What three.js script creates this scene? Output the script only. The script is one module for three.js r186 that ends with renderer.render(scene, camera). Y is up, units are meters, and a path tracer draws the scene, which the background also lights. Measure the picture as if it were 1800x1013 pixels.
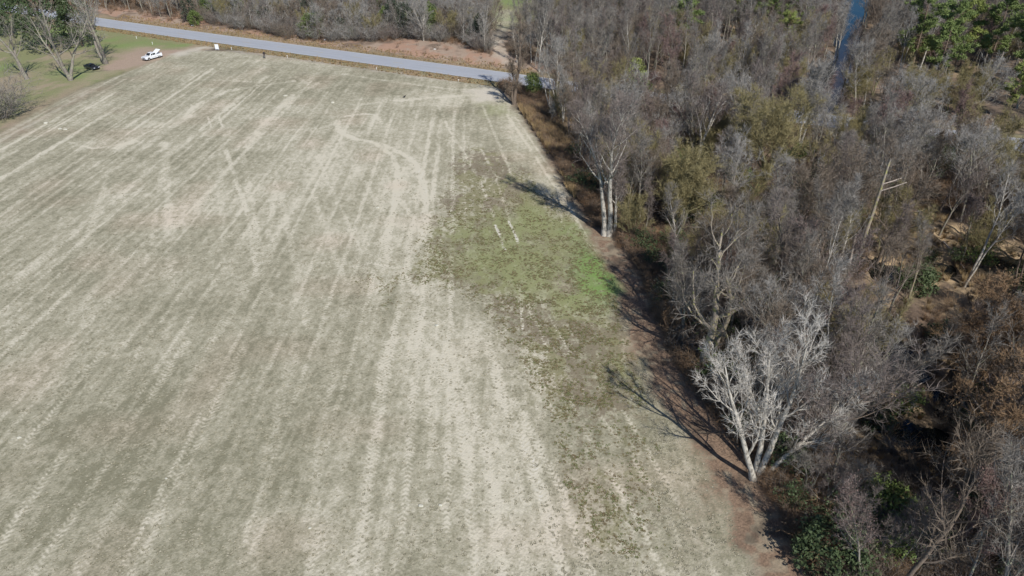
import * as THREE from 'three';
import { Sky } from 'three/addons/objects/Sky.js';
import { mergeGeometries } from 'three/addons/utils/BufferGeometryUtils.js';
import { MarchingCubes } from 'three/addons/objects/MarchingCubes.js';
import { RoundedBoxGeometry } from 'three/addons/geometries/RoundedBoxGeometry.js';

// ---------------------------------------------------------------- camera, sky, sun, exposure
const scene = new THREE.Scene();
const EYE = 45, PITCH = THREE.MathUtils.degToRad(32), FOCAL = 1250;
const camera = new THREE.PerspectiveCamera(2 * THREE.MathUtils.radToDeg(Math.atan(506.5 / FOCAL)), 1024 / 576, 0.5, 6000);
camera.position.set(0, EYE, 0);
camera.rotation.set(-PITCH, 0, 0);
scene.add(camera);

const SUN_AZ = THREE.MathUtils.degToRad(26), SUN_EL = THREE.MathUtils.degToRad(42);
const sunDir = new THREE.Vector3(Math.sin(SUN_AZ) * Math.cos(SUN_EL), Math.sin(SUN_EL), Math.cos(SUN_AZ) * Math.cos(SUN_EL));
const sky = new Sky();
sky.name = 'sky';
sky.scale.setScalar(4000);
sky.material.uniforms.turbidity.value = 2.5;
sky.material.uniforms.rayleigh.value = 1.3;
sky.material.uniforms.mieCoefficient.value = 0.004;
sky.material.uniforms.sunPosition.value.copy(sunDir);
sky.userData = { kind: 'structure', label: 'clear blue winter sky above the field', category: 'sky' };
scene.add(sky);
scene.environmentIntensity = 0.1;
const sun = new THREE.DirectionalLight(new THREE.Color(1, 0.955, 0.89), 4.6);
sun.position.set(sunDir.x * 400, sunDir.y * 400, sunDir.z * 400 - 130);
sun.target.position.set(0, 0, -130);
sun.castShadow = true;
sun.shadow.mapSize.set(4096, 4096);
Object.assign(sun.shadow.camera, { left: -220, right: 220, top: 220, bottom: -220, near: 50, far: 900 });
sun.shadow.radius = 1;
scene.add(sun, sun.target);

const renderer = new THREE.WebGLRenderer({ antialias: true });
renderer.setSize(1024, 576);
renderer.toneMapping = THREE.LinearToneMapping;
renderer.toneMappingExposure = 1.1;
renderer.shadowMap.enabled = true;

// ---------------------------------------------------------------- helpers
function rng(seed) {
  let a = seed >>> 0;
  return () => { a = (a + 0x6d2b79f5) >>> 0; let t = Math.imul(a ^ (a >>> 15), 1 | a); t = (t + Math.imul(t ^ (t >>> 7), 61 | t)) ^ t; return ((t ^ (t >>> 14)) >>> 0) / 4294967296; };
}
const LAT = new Float32Array(65536);
{ const r = rng(77); for (let i = 0; i < 65536; i++) LAT[i] = r(); }
function vn(x, y) {                                  // smooth value noise, 0..1
  const xi = Math.floor(x), yi = Math.floor(y); let fx = x - xi, fy = y - yi;
  fx = fx * fx * (3 - 2 * fx); fy = fy * fy * (3 - 2 * fy);
  const a = xi & 255, b = (xi + 1) & 255, c = (yi & 255) << 8, d = ((yi + 1) & 255) << 8;
  const p = LAT[a | c], q = LAT[b | c], s = LAT[a | d], t = LAT[b | d];
  return p + (q - p) * fx + (s - p + (p - q - s + t) * fx) * fy;
}
const fbm = (x, y) => 0.5 * vn(x, y) + 0.28 * vn(x * 2.13 + 17.3, y * 2.13 + 5.1) + 0.22 * vn(x * 4.37 + 3.7, y * 4.37 + 41.9);
const clamp = (v, a = 0, b = 1) => v < a ? a : v > b ? b : v;
const smooth = (a, b, v) => { const t = clamp((v - a) / (b - a)); return t * t * (3 - 2 * t); };
const lerp = (a, b, t) => a + (b - a) * t;
const cP = Math.cos(PITCH), sP = Math.sin(PITCH);
function G(px, py) {                                 // a spot seen in the photograph -> where it lies on the ground
  const u = (px - 900) / FOCAL, v = -(py - 506.5) / FOCAL;
  const t = EYE / (sP - v * cP);
  return [u * t, -(cP + v * sP) * t];
}
const GP = list => list.map(([a, b]) => G(a, b));
function inPoly(x, z, poly) {
  let c = false;
  for (let i = 0, j = poly.length - 1; i < poly.length; j = i++) {
    const [xi, zi] = poly[i], [xj, zj] = poly[j];
    if ((zi > z) !== (zj > z) && x < (xj - xi) * (z - zi) / (zj - zi) + xi) c = !c;
  }
  return c;
}
function distLine(x, z, line) {
  let best = 1e9;
  for (let i = 0; i + 1 < line.length; i++) {
    const [ax, az] = line[i], [bx, bz] = line[i + 1], dx = bx - ax, dz = bz - az;
    const t = clamp(((x - ax) * dx + (z - az) * dz) / (dx * dx + dz * dz));
    const d = Math.hypot(x - ax - dx * t, z - az - dz * t);
    if (d < best) best = d;
  }
  return best;
}
const taken = new Map();
function numbered(name) { const n = taken.get(name) || 0; taken.set(name, n + 1); return n ? `${name}_${String(n).padStart(3, '0')}` : name; }
function tag(o, label, category, group, kind) {
  o.userData = { label, category };
  if (group) o.userData.group = group;
  if (kind) o.userData.kind = kind;
  return o;
}
function mesh(name, geo, mat, parent) {
  const m = new THREE.Mesh(geo, mat); m.name = parent ? name : numbered(name); m.castShadow = m.receiveShadow = true;
  (parent || scene).add(m); return m;
}
function thing(name, x, y, z, turn = 0) {
  const g = new THREE.Group(); g.name = numbered(name); g.position.set(x, y, z); g.rotation.y = turn; scene.add(g); return g;
}
const mat = (r, g, b, rough = 0.95, more = {}) => new THREE.MeshStandardMaterial({ color: new THREE.Color().setRGB(r, g, b), roughness: rough, side: THREE.DoubleSide, ...more });

// ---------------------------------------------------------------- layout lines on the ground
const woodEdge = GP([[1440, 1160], [1372, 1060], [1340, 985], [1305, 900], [1262, 815], [1190, 715], [1140, 640], [1108, 560], [1086, 480], [1040, 410], [985, 320], [940, 240], [905, 185], [868, 152]]);
const leftEdge = GP([[318, 93], [300, 97], [226, 126], [151, 154], [95, 180], [59, 200], [0, 236], [-160, 330], [-420, 520]]);
const roadMid = GP([[-120, -8], [159, 39], [231, 50], [334, 63], [449, 77], [600, 97], [700, 111], [803, 125], [892, 136], [962, 147], [1120, 169], [1300, 194], [1460, 214], [1620, 233], [1800, 256], [2000, 281]]);
{ // one straight-ish smoothed road
  for (let k = 0; k < 3; k++) for (let i = 1; i < roadMid.length - 1; i++) roadMid[i] = [(roadMid[i - 1][0] + 2 * roadMid[i][0] + roadMid[i + 1][0]) / 4, (roadMid[i - 1][1] + 2 * roadMid[i][1] + roadMid[i + 1][1]) / 4];
}
const streamLine = GP([[1515, -25], [1500, 20], [1488, 45], [1503, 80], [1500, 100], [1462, 120], [1452, 150], [1440, 190]]);
const fieldPoly = [...GP([[-420, 1160]]), ...woodEdge, ...GP([[800, 143], [660, 124.5], [520, 105], [400, 90], [340, 89.5]]), ...leftEdge];
const edgeZ = woodEdge.map(p => p[1]), edgeX = woodEdge.map(p => p[0]);
function xEdge(z) {
  if (z > edgeZ[0]) return edgeX[0];
  for (let i = 0; i + 1 < edgeZ.length; i++) if (z <= edgeZ[i] && z >= edgeZ[i + 1]) return lerp(edgeX[i], edgeX[i + 1], (z - edgeZ[i]) / (edgeZ[i + 1] - edgeZ[i]));
  return edgeX[edgeX.length - 1] - (edgeZ[edgeZ.length - 1] - z) * 0.1;
}
function roadZ(x) {
  for (let i = 0; i + 1 < roadMid.length; i++) if (x >= roadMid[i][0] && x <= roadMid[i + 1][0]) return lerp(roadMid[i][1], roadMid[i + 1][1], (x - roadMid[i][0]) / (roadMid[i + 1][0] - roadMid[i][0]));
  const n = roadMid.length - 1;
  return x < roadMid[0][0] ? roadMid[0][1] + (x - roadMid[0][0]) * 0.42 : roadMid[n][1] + (x - roadMid[n][0]) * 0.42;
}
const bankDepth = x => lerp(15, 12, clamp((x + 120) / 120)) + 13 * Math.exp(-(((x + 20) / 15) ** 2)) - 2.5 + 5 * (vn(x / 7, 9.5) - 0.4);
const ROADW = 7.6, WATER = -1.12;
const POOLS = [[1600, 622, 3.0], [1640, 772, 2.6], [1528, 690, 1.5], [1565, 735, 1.4], [1566, 470, 2.6], [1705, 610, 2.4], [1600, 400, 2.4], [1785, 455, 3.4], [1690, 700, 2.4], [1660, 455, 1.8]].map(([a, b, c]) => [...G(a, b), c]);
function hGround(x, z) {
  let h = -0.03;
  const zr = roadZ(x), dr = (z - zr) * 0.91;          // + this side of the road
  const u = x - xEdge(z);
  const n1 = fbm(x / 3.1, z / 3.1), n2 = fbm(x / 11 + 9, z / 11 + 4);
  if (dr > 0) {
    const wet = smooth(3, 26, u);
    h -= wet * 0.72;
    h += (n1 - 0.5) * 0.95 * smooth(9, 24, u) + (n2 - 0.5) * 1.3 * wet + (vn(x * 1.3, z * 1.3) - 0.5) * 0.3 * wet;
    h += smooth(0.3, 3, u) * (n1 - 0.5) * 0.25;
  } else {
    const wet = smooth(25, 60, x + 12 + dr * 0.25);
    h += wet * (-0.45 + (n2 - 0.5) * 1.0 + (n1 - 0.5) * 0.4);
    h += (1 - wet) * smooth(5, 16, -dr) * (0.5 + (n2 - 0.4) * 0.8 + (n1 - 0.5) * 0.25);
  }
  for (const [px, pz, pr] of POOLS) { const d = Math.hypot(x - px, (z - pz) * 0.8); if (d < pr * 1.5) h -= 0.75 * smooth(1.15, 0.55, d / pr + (n1 - 0.5) * 0.9); }
  const ds = distLine(x, z, streamLine);
  h -= smooth(5.5, 2.6, ds) * 1.5;
  h = lerp(Math.max(h, -0.05) * 0 - 0.03, h, smooth(4.6, 8.5, Math.abs(dr)));          // the road's causeway
  if (x < 6 && Math.abs(dr) < 12) { const k = Math.abs(Math.abs(dr) - 6.6); h -= 0.34 * smooth(1.1, 0.1, k) * smooth(-70, -30, x); }   // roadside ditches
  return h;
}
console.log('layout');

// ---------------------------------------------------------------- colours of the ground (0.5 m rasters of what grows or lies where)
const RX0 = -192, RZ0 = -290, RN = 768, RM = 560, RS = 0.5;
const raster = () => new Float32Array(RN * RM);
function paint(a, pts, value, blur) {
  let x0 = 1e9, x1 = -1e9, z0 = 1e9, z1 = -1e9;
  for (const [x, z] of pts) { x0 = Math.min(x0, x); x1 = Math.max(x1, x); z0 = Math.min(z0, z); z1 = Math.max(z1, z); }
  const i0 = clamp(Math.floor((x0 - blur * 2 - RX0) / RS), 0, RN - 1), i1 = clamp(Math.ceil((x1 + blur * 2 - RX0) / RS), 0, RN - 1);
  const j0 = clamp(Math.floor((z0 - blur * 2 - RZ0) / RS), 0, RM - 1), j1 = clamp(Math.ceil((z1 + blur * 2 - RZ0) / RS), 0, RM - 1);
  const w = i1 - i0 + 1, h = j1 - j0 + 1; let t = new Float32Array(w * h);
  for (let j = 0; j < h; j++) for (let i = 0; i < w; i++) if (inPoly(RX0 + (i + i0) * RS, RZ0 + (j + j0) * RS, pts)) t[j * w + i] = value;
  const r = Math.max(1, Math.round(blur / RS));
  for (let pass = 0; pass < 2; pass++) {
    const s = new Float32Array(w * h);
    for (let j = 0; j < h; j++) { let sum = 0; for (let i = -r; i < w; i++) { if (i + r < w) sum += t[j * w + i + r]; if (i - r - 1 >= 0) sum -= t[j * w + i - r - 1]; if (i >= 0) s[j * w + i] = sum / (2 * r + 1); } }
    t = new Float32Array(w * h);
    for (let i = 0; i < w; i++) { let sum = 0; for (let j = -r; j < h; j++) { if (j + r < h) sum += s[(j + r) * w + i]; if (j - r - 1 >= 0) sum -= s[(j - r - 1) * w + i]; if (j >= 0) t[j * w + i] = sum / (2 * r + 1); } }
  }
  for (let j = 0; j < h; j++) for (let i = 0; i < w; i++) { const k = (j + j0) * RN + i + i0; a[k] = clamp(a[k] + t[j * w + i], -1, 1.5); }
}
function ribbon(pts, wid) {                           // a band along a line, as a polygon
  const L = [], R = [];
  for (let i = 0; i < pts.length; i++) {
    const a = pts[Math.max(0, i - 1)], b = pts[Math.min(pts.length - 1, i + 1)]; let dx = b[0] - a[0], dz = b[1] - a[1]; const l = Math.hypot(dx, dz); dx /= l; dz /= l;
    L.push([pts[i][0] - dz * wid / 2, pts[i][1] + dx * wid / 2]); R.unshift([pts[i][0] + dz * wid / 2, pts[i][1] - dx * wid / 2]);
  }
  return [...L, ...R];
}
function look(a, x, z) {
  const fx = clamp((x - RX0) / RS, 0, RN - 1.001), fz = clamp((z - RZ0) / RS, 0, RM - 1.001), i = fx | 0, j = fz | 0, u = fx - i, v = fz - j, k = j * RN + i;
  return (a[k] * (1 - u) + a[k + 1] * u) * (1 - v) + (a[k + RN] * (1 - u) + a[k + RN + 1] * u) * v;
}
const weed = raster(), green = raster(), vivid = raster(), pale = raster(), rust = raster(), lawn = raster(), dirt = raster(), sand = raster(), isField = raster(), isWood = raster(), bank = raster(), verge = raster(), golden = raster();
paint(isField, fieldPoly, 1, 0.6);
// weedy, moist corner of the field by the wood
paint(weed, GP([[792, 268], [860, 258], [930, 305], [985, 370], [1040, 425], [1090, 480], [1100, 560], [1118, 640], [1105, 705], [1040, 735], [985, 690], [930, 640], [885, 575], [850, 530], [800, 502], [728, 492], [742, 425], [768, 375], [800, 318]]), 0.95, 1.6);
paint(weed, GP([[930, 640], [1000, 680], [1110, 690], [1180, 780], [1150, 830], [1230, 1013], [1060, 1013], [1000, 880], [960, 760]]), 0.38, 2.0);
paint(weed, GP([[1000, 830], [1060, 820], [1110, 960], [1030, 960]]), 0.3, 1.2);
paint(weed, GP([[600, 445], [720, 470], [730, 560], [640, 570], [590, 500]]), 0.3, 2.5);
paint(weed, GP([[720, 300], [745, 330], [740, 370], [715, 360]]), 0.35, 2);
paint(weed, GP([[0, 190], [60, 200], [200, 150], [330, 100], [560, 110], [600, 150], [420, 175], [250, 215], [0, 330]]), 0.22, 5);
paint(green, GP([[780, 400], [850, 385], [960, 370], [1010, 420], [1060, 470], [1080, 560], [980, 560], [900, 520], [840, 505], [770, 470]]), 0.75, 2);
paint(green, GP([[1040, 560], [1110, 600], [1120, 690], [1060, 690]]), 0.5, 2);
paint(green, GP([[900, 320], [960, 360], [950, 400], [880, 370]]), 0.5, 1.5);
paint(green, GP([[845, 180], [880, 185], [890, 205], [855, 205]]), 0.7, 1.5);
paint(vivid, GP([[1018, 442], [1068, 448], [1098, 505], [1085, 530], [1050, 535], [1030, 500]]), 1.0, 1.3);
paint(vivid, GP([[985, 385], [1010, 400], [1035, 450], [1015, 450]]), 0.6, 0.8);
// pale worn bands
paint(pale, GP([[700, 480], [800, 520], [880, 600], [960, 760], [1010, 1013], [800, 1013], [740, 800], [690, 620]]), 0.62, 4);
paint(pale, GP([[840, 660], [880, 700], [960, 900], [1000, 1013], [900, 1013], [850, 820]]), 0.35, 1.6);
paint(pale, GP([[870, 176], [900, 190], [960, 290], [1010, 375], [985, 380], [930, 300], [880, 215]]), 0.85, 1.4);
paint(pale, GP([[780, 165], [860, 160], [885, 175], [790, 190], [700, 185], [680, 172]]), 0.75, 1.6);
paint(pale, GP([[560, 200], [740, 185], [770, 290], [760, 440], [640, 460], [520, 440], [300, 400], [330, 330], [480, 250]]), 0.5, 6);
paint(pale, GP([[880, 500], [960, 490], [1000, 530], [960, 550], [900, 540]]), 0.5, 1.4);
paint(pale, GP([[120, 250], [200, 240], [280, 200], [330, 160], [370, 150], [320, 215], [230, 270]]), 0.5, 2.4);
paint(pale, GP([[150, 420], [330, 260], [380, 280], [260, 480], [130, 640], [60, 640]]), 0.25, 5);
paint(pale, GP([[1110, 560], [1140, 600], [1160, 640], [1130, 650], [1100, 590]]), 0.7, 0.8);
paint(pale, GP([[1185, 720], [1215, 770], [1250, 830], [1230, 850], [1190, 780]]), 0.6, 0.8);
paint(pale, GP([[0, 600], [500, 600], [480, 1013], [0, 1013]]), -0.28, 8);
// leaf-strewn rim of the field
paint(rust, ribbon(GP([[1395, 1060], [1352, 990], [1305, 890], [1272, 820], [1215, 730], [1165, 660], [1130, 585], [1110, 500], [1066, 425], [1012, 335], [966, 255], [929, 200], [889, 160]]), 2.2), 0.9, 0.9); paint(rust, ribbon(woodEdge.filter(p => p[1] > -95).map(([x, z]) => [x + 1.6, z]), 4.5), 0.9, 1);
paint(rust, GP([[1190, 830], [1300, 880], [1345, 1000], [1230, 1000], [1180, 900]]), 0.35, 1.5);
paint(rust, ribbon(GP([[0, 250], [60, 212], [150, 165], [230, 135]]), 3), 0.55, 1.2);
// left: lawn and bare drive
paint(lawn, [...leftEdge, ...GP([[-420, 60], [-300, 0], [160, 48], [380, 74], [330, 88]])], 0.8, 1.5);
paint(dirt, ribbon(GP([[0, 232], [60, 190], [110, 168], [160, 140], [215, 112], [275, 96], [350, 82]]), 4), 0.7, 1.4);
paint(dirt, ribbon(GP([[40, 130], [110, 128], [170, 122], [220, 108]]), 5), 0.35, 2);
paint(dirt, GP([[175, 120], [235, 80], [290, 85], [330, 92], [240, 122]]), 0.9, 2);
paint(sand, ribbon(GP([[305, 98], [340, 88], [372, 82]]), 3.5), 0.9, 1);
paint(sand, ribbon(GP([[400, 89], [520, 103.5], [660, 123.5], [780, 140]]), 0.9), 0.9, 0.5);
paint(sand, GP([[820, 160], [862, 152], [890, 172], [850, 180]]), 1, 1.2);
paint(sand, ribbon(GP([[905, 118], [880, 100], [872, 80], [885, 45], [890, 20]]), 3.2), 0.6, 1.4);
paint(sand, ribbon(GP([[792, 58], [840, 64], [872, 85]]), 4), 0.6, 1.2);
// across the road: reddish bare bank, far meadow
paint(bank, GP([[120, 18], [230, 40], [400, 62], [600, 88], [720, 104], [860, 122], [900, 110], [880, 75], [800, 55], [720, 55], [560, 40], [400, 30], [250, 16]]), 1, 2);
paint(bank, GP([[800, 85], [900, 95], [1000, 130], [960, 138], [860, 120]]), 0.7, 2);
paint(lawn, GP([[835, -30], [960, -30], [965, 30], [900, 50], [880, 60], [850, 30]]), 0.9, 2);
paint(verge, ribbon(roadMid, 15), 1, 1.2);
// swamp: straw-coloured openings
paint(golden, GP([[1540, 350], [1620, 355], [1700, 390], [1790, 420], [1800, 520], [1700, 540], [1600, 500], [1560, 570], [1520, 560], [1560, 450]]), 1, 2.5);
paint(golden, GP([[1540, 560], [1640, 560], [1680, 800], [1560, 860], [1500, 760]]), 0.85, 2.5);
for (let j = 0; j < RM; j++) for (let i = 0; i < RN; i++) { const x = RX0 + i * RS, z = RZ0 + j * RS; isWood[j * RN + i] = z > roadZ(x) ? smooth(-0.5, 1.5, x - xEdge(z)) : 1; }

// wheel tracks on the field: [points, width, strength]
const tracks = [];
{
  const r = rng(5);
  for (let k = 0; k < 40; k++) {
    const x75 = -104 + k * 2.75 + (r() - 0.5) * 1.2, a = THREE.MathUtils.degToRad(lerp(2.5, -4, clamp((x75 + 60) / 60)) + (r() - 0.5) * 1.4);
    const pts = []; const z0 = -30 - r() * 8, z1 = x75 < -40 ? -150 - r() * 25 : -128 - r() * 24;
    for (let z = z0; z > z1; z -= 6) pts.push([x75 - Math.tan(a) * (z + 75) * -1 * -1 + Math.sin(z / 23 + k) * 0.12, z]);
    if (x75 > -3) continue;
    tracks.push([pts, 0.5 + r() * 0.75, (0.22 + r() * 0.62) * (r() < 0.25 ? 0.35 : 1)]);
    if (r() < 0.4) tracks.push([pts.map(([x, z]) => [x + 1.9, z]), 0.55, 0.2 + r() * 0.3]);
  }
  for (let k = 0; k < 15; k++) {                        // the crossing, slanted passes
    const x75 = -58 + k * 4.6 + (r() - 0.5) * 1.5, a = THREE.MathUtils.degToRad(-21 + (r() - 0.5) * 3), pts = [];
    const z0 = -62 - r() * 22, z1 = -100 - r() * 28;
    for (let z = z0; z > z1; z -= 6) pts.push([x75 + Math.tan(a) * (-z - 75), z]);
    tracks.push([pts, 0.5 + r() * 0.5, 0.18 + r() * 0.28]);
  }
  const px = (list, w, s) => tracks.push([GP(list), w, s]);
  px([[300, 490], [298, 400], [293, 320], [288, 250]], 1.3, 0.6); px([[452, 495], [445, 430], [437, 380], [395, 260]], 0.8, 0.8);
  px([[485, 490], [470, 420], [485, 330], [487, 290]], 0.9, 0.5);
  px([[592, 212], [595, 230], [620, 243], [665, 252], [705, 268], [735, 290], [746, 330], [750, 390], [738, 430]], 1.1, 1.0);
  px([[662, 252], [690, 275], [700, 300], [695, 350], [685, 400], [680, 460]], 0.9, 0.85);
  px([[605, 205], [640, 200], [660, 202], [670, 215]], 0.8, 0.9);
  px([[620, 470], [650, 462], [690, 470], [718, 492], [735, 520]], 0.6, 0.9);
  px([[770, 185], [790, 230], [812, 262], [845, 320], [872, 390], [890, 440], [905, 470]], 0.5, 0.6); px([[848, 185], [880, 260], [900, 310]], 0.5, 0.6);
  px([[845, 262], [870, 310], [890, 370], [910, 425]], 0.45, 0.55); px([[871, 395], [888, 442]], 0.4, 2.4); px([[894, 388], [912, 428]], 0.4, 2.4);
  px([[912, 500], [918, 560], [920, 580]], 0.35, 1.0); px([[922, 520], [945, 575], [965, 620]], 0.35, 0.7); px([[945, 520], [985, 590], [1010, 640]], 0.35, 0.6);
  px([[890, 200], [950, 290], [1010, 380], [1050, 460]], 0.5, 0.5); px([[905, 205], [970, 300], [1030, 390]], 0.4, 0.5); px([[975, 320], [1040, 430], [1070, 500]], 0.3, 0.7);
  px([[735, 590], [780, 640], [805, 720], [820, 800], [830, 900], [835, 1013]], 0.9, 0.6); px([[720, 610], [755, 680], [760, 790]], 0.8, 0.5);
  px([[860, 600], [885, 700], [930, 800], [960, 900], [985, 1013]], 1.0, 0.9); px([[900, 700], [950, 790], [990, 870], [1040, 1013]], 0.8, 0.7); px([[1000, 700], [1060, 810], [1130, 930], [1170, 1013]], 0.6, 0.6);
  px([[1030, 700], [1110, 800], [1200, 960]], 0.5, 0.5); px([[1095, 720], [1160, 830], [1230, 960], [1260, 1013]], 0.5, 0.7); px([[780, 600], [860, 800], [880, 1013]], 0.9, 0.4);
  px([[330, 600], [210, 780], [60, 1013]], 1.0, 0.7); px([[250, 620], [120, 790], [-40, 1013]], 0.9, 0.6); px([[430, 610], [330, 800], [230, 1013]], 1.0, 0.55); px([[180, 620], [40, 790]], 0.9, 0.7); px([[680, 600], [660, 760], [640, 900], [630, 1013]], 1.0, 0.55); px([[590, 640], [560, 800], [545, 1013]], 1.0, 0.4); px([[520, 600], [470, 800], [440, 1013]], 1.1, 0.35);
  px([[365, 205], [372, 225]], 0.4, 0.9); px([[384, 203], [391, 224]], 0.4, 0.9); px([[200, 262], [270, 235], [320, 215], [345, 185], [400, 160], [460, 150], [520, 142]], 1.4, 0.7); px([[370, 140], [460, 145], [520, 135], [560, 160]], 1.2, 0.4);
  px([[120, 250], [165, 262], [230, 250], [290, 215]], 0.7, 0.6); px([[560, 145], [520, 165], [480, 200], [430, 260]], 1.6, 0.5);
  px([[860, 165], [760, 172], [690, 178], [620, 185]], 1.2, 0.5); px([[600, 130], [700, 145], [800, 158], [860, 158]], 1.2, 0.5);
}
function srgb8(v) { v = clamp(v); return 255 * (v <= 0.0031308 ? 12.92 * v : 1.055 * Math.pow(v, 1 / 2.4) - 0.055); }
const LUT = new Uint8Array(4097); for (let i = 0; i <= 4096; i++) LUT[i] = Math.round(srgb8(i / 4096));
const C = {                                            // linear base colours
  soil: [0.206, 0.193, 0.126], straw: [0.545, 0.504, 0.395], sparse: [0.344, 0.318, 0.228], olive: [0.2, 0.185, 0.09], moss: [0.23, 0.25, 0.105], vivid: [0.135, 0.27, 0.045], brownweed: [0.185, 0.15, 0.1],
  litter: [0.15, 0.106, 0.074], tan: [0.46, 0.335, 0.19], humus: [0.04, 0.031, 0.023], turf: [0.205, 0.21, 0.095], dirt: [0.34, 0.255, 0.19], sand: [0.52, 0.475, 0.39], bank: [0.36, 0.225, 0.155], verge: [0.24, 0.215, 0.115], chalk: [0.6, 0.57, 0.5],
};
const mixc = (o, c, t) => { o[0] += (c[0] - o[0]) * t; o[1] += (c[1] - o[1]) * t; o[2] += (c[2] - o[2]) * t; };
function groundColor(o, x, z, trk, fine) {
  const w1 = vn(x / 1.7 + 31, z / 1.7) - 0.5, w2 = vn(x / 1.7, z / 1.7 + 57) - 0.5;
  const wx = x + w1 * 2.2, wz = z + w2 * 2.2;
  const big = fbm(x / 14, z / 14), mid = fbm(x / 3.3 + 7, z / 5.2 + 2), sm = vn(x * 1.6 + 3, z * 1.6), grit = vn(x * 7.1, z * 7.1), g2 = fine ? vn(x * 15.7 + 3, z * 15.7) : 0.5;
  const f = look(isField, x + w1 * 0.8, z + w2 * 0.8);
  const speck = 0.55 * grit + 0.45 * g2;
  if (f > 0.02) {
    const p = look(pale, wx, wz), wd = look(weed, wx, wz);
    let t = 0.37 + 0.5 * (big - 0.45) + 0.62 * (mid - 0.47) + 0.25 * (sm - 0.5) + 0.45 * p + 0.6 * trk;
    const xr = x + z * 0.03 + w1 * 0.25; t += 0.26 * (vn(xr * 2.7, z * 0.13) - 0.5) + 0.2 * (vn(xr * 0.95 + 40, z * 0.045) - 0.5) + 0.36 * (vn(x * 2.9 + 5, z * 2.1) - 0.5);
    t += (speck - 0.5) * 0.72;
    o[0] = C.soil[0]; o[1] = C.soil[1]; o[2] = C.soil[2];
    if (t < 0.5) mixc(o, C.sparse, clamp(t / 0.5)); else { mixc(o, C.sparse, 1); mixc(o, C.straw, clamp((t - 0.5) / 0.55)); }
    const hue = vn(x / 6 + 90, z / 6); if (hue > 0.6) mixc(o, [o[0] * 1.04, o[1] * 0.97, o[2] * 0.97], (hue - 0.6) * 2);
    if (wd > 0.02) {
      const cl = 0.34 * vn(x * 2.6 + 11, z * 1.9) + 0.3 * speck + 0.36 * fbm(x / 2.6 + 70, z / 4.2 + 12);
      const cover = smooth(0.60, 0.42, cl - wd * 0.25 + trk * 0.14 + Math.max(0, p) * 0.06 + 0.16);
      mixc(o, mid + w1 * 0.3 > 0.48 ? C.olive : C.brownweed, cover * clamp(wd * 1.5) * 0.78);
    }
    const gr = look(green, wx, wz), vv = look(vivid, wx, wz);
    if (gr > 0.02) mixc(o, C.moss, clamp(gr * 1.2 * smooth(0.3, 0.62, 0.6 * mid + 0.4 * speck + gr * 0.12)) * 0.8);
    if (vv > 0.02) mixc(o, C.vivid, clamp(vv * smooth(0.25, 0.55, 0.5 * sm + 0.5 * speck + 0.1)) * 0.85);
    if (trk > 1.2) mixc(o, C.chalk, clamp((trk - 1.2) * 2) * (0.4 + 0.6 * smooth(0.4, 0.6, speck)));
  }
  if (f < 0.98) {
    const q = [0, 0, 0]; let c = q;
    const wood = look(isWood, wx, wz), gold = look(golden, wx, wz);
    // wood floor: leaves, straw, mud
    c[0] = C.litter[0]; c[1] = C.litter[1]; c[2] = C.litter[2];
    mixc(c, C.tan, clamp(smooth(0.44, 0.68, mid * 0.7 + 0.3 * sm) * 0.4 + gold * 0.7 * smooth(0.2, 0.5, mid)));
    mixc(c, C.humus, smooth(0.56, 0.36, fbm(x / 4.1 + 60, z / 4.1)) * 0.75);
    const k = 0.62 + 0.76 * speck; c[0] *= k; c[1] *= k; c[2] *= k;
    const l = look(lawn, wx, wz); if (l > 0.02) { const t = [C.turf[0], C.turf[1], C.turf[2]]; mixc(t, C.dirt, smooth(0.5, 0.7, big * 0.5 + mid * 0.5) * 0.65); mixc(t, C.vivid, smooth(0.55, 0.75, 1 - big) * 0.35); const m = 0.75 + 0.5 * speck; mixc(c, [t[0] * m, t[1] * m, t[2] * m], clamp(l * 1.25)); }
    const vg = look(verge, wx, wz); if (vg > 0.02) { const m = 0.7 + 0.6 * speck; const t = [C.verge[0], C.verge[1], C.verge[2]]; mixc(t, C.bank, smooth(0.5, 0.7, mid) * 0.5); mixc(c, [t[0] * m, t[1] * m, t[2] * m], clamp(vg) * 0.85); }
    const b = look(bank, wx, wz); if (b > 0.02) { const m = 0.72 + 0.5 * speck; const t = [C.bank[0], C.bank[1], C.bank[2]]; mixc(t, C.dirt, smooth(0.4, 0.65, mid)); mixc(t, C.litter, smooth(0.55, 0.75, fbm(x / 5 + 80, z / 5)) * 0.8); mixc(c, [t[0] * m, t[1] * m, t[2] * m], clamp(b * 1.2) * (vg > 0.4 ? 0.35 : 1)); }
    const dd = look(dirt, wx, wz); if (dd > 0.02) { const m = 0.75 + 0.5 * speck; mixc(c, [C.dirt[0] * m, C.dirt[1] * m, C.dirt[2] * m], clamp(dd * smooth(0.15, 0.5, 0.6 * mid + 0.4 * sm + dd * 0.15))); }
    if (f <= 0.02) { o[0] = c[0]; o[1] = c[1]; o[2] = c[2]; } else mixc(o, c, 1 - clamp(f));
  }
  const ru = look(rust, wx, wz); if (ru > 0.02) { const m = 0.5 + 1.0 * speck, t = [C.litter[0] * 1.35 * m, C.litter[1] * 1.3 * m, C.litter[2] * 1.25 * m]; mixc(t, C.sparse, smooth(0.5, 0.7, sm * 0.5 + mid * 0.5) * 0.4); mixc(t, C.humus, smooth(0.5, 0.72, fbm(x / 1.9 + 25, z / 2.3)) * 0.6); mixc(o, t, clamp(ru * smooth(0.3, 0.62, mid * 0.55 + speck * 0.35 + ru * 0.16))); }
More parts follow.
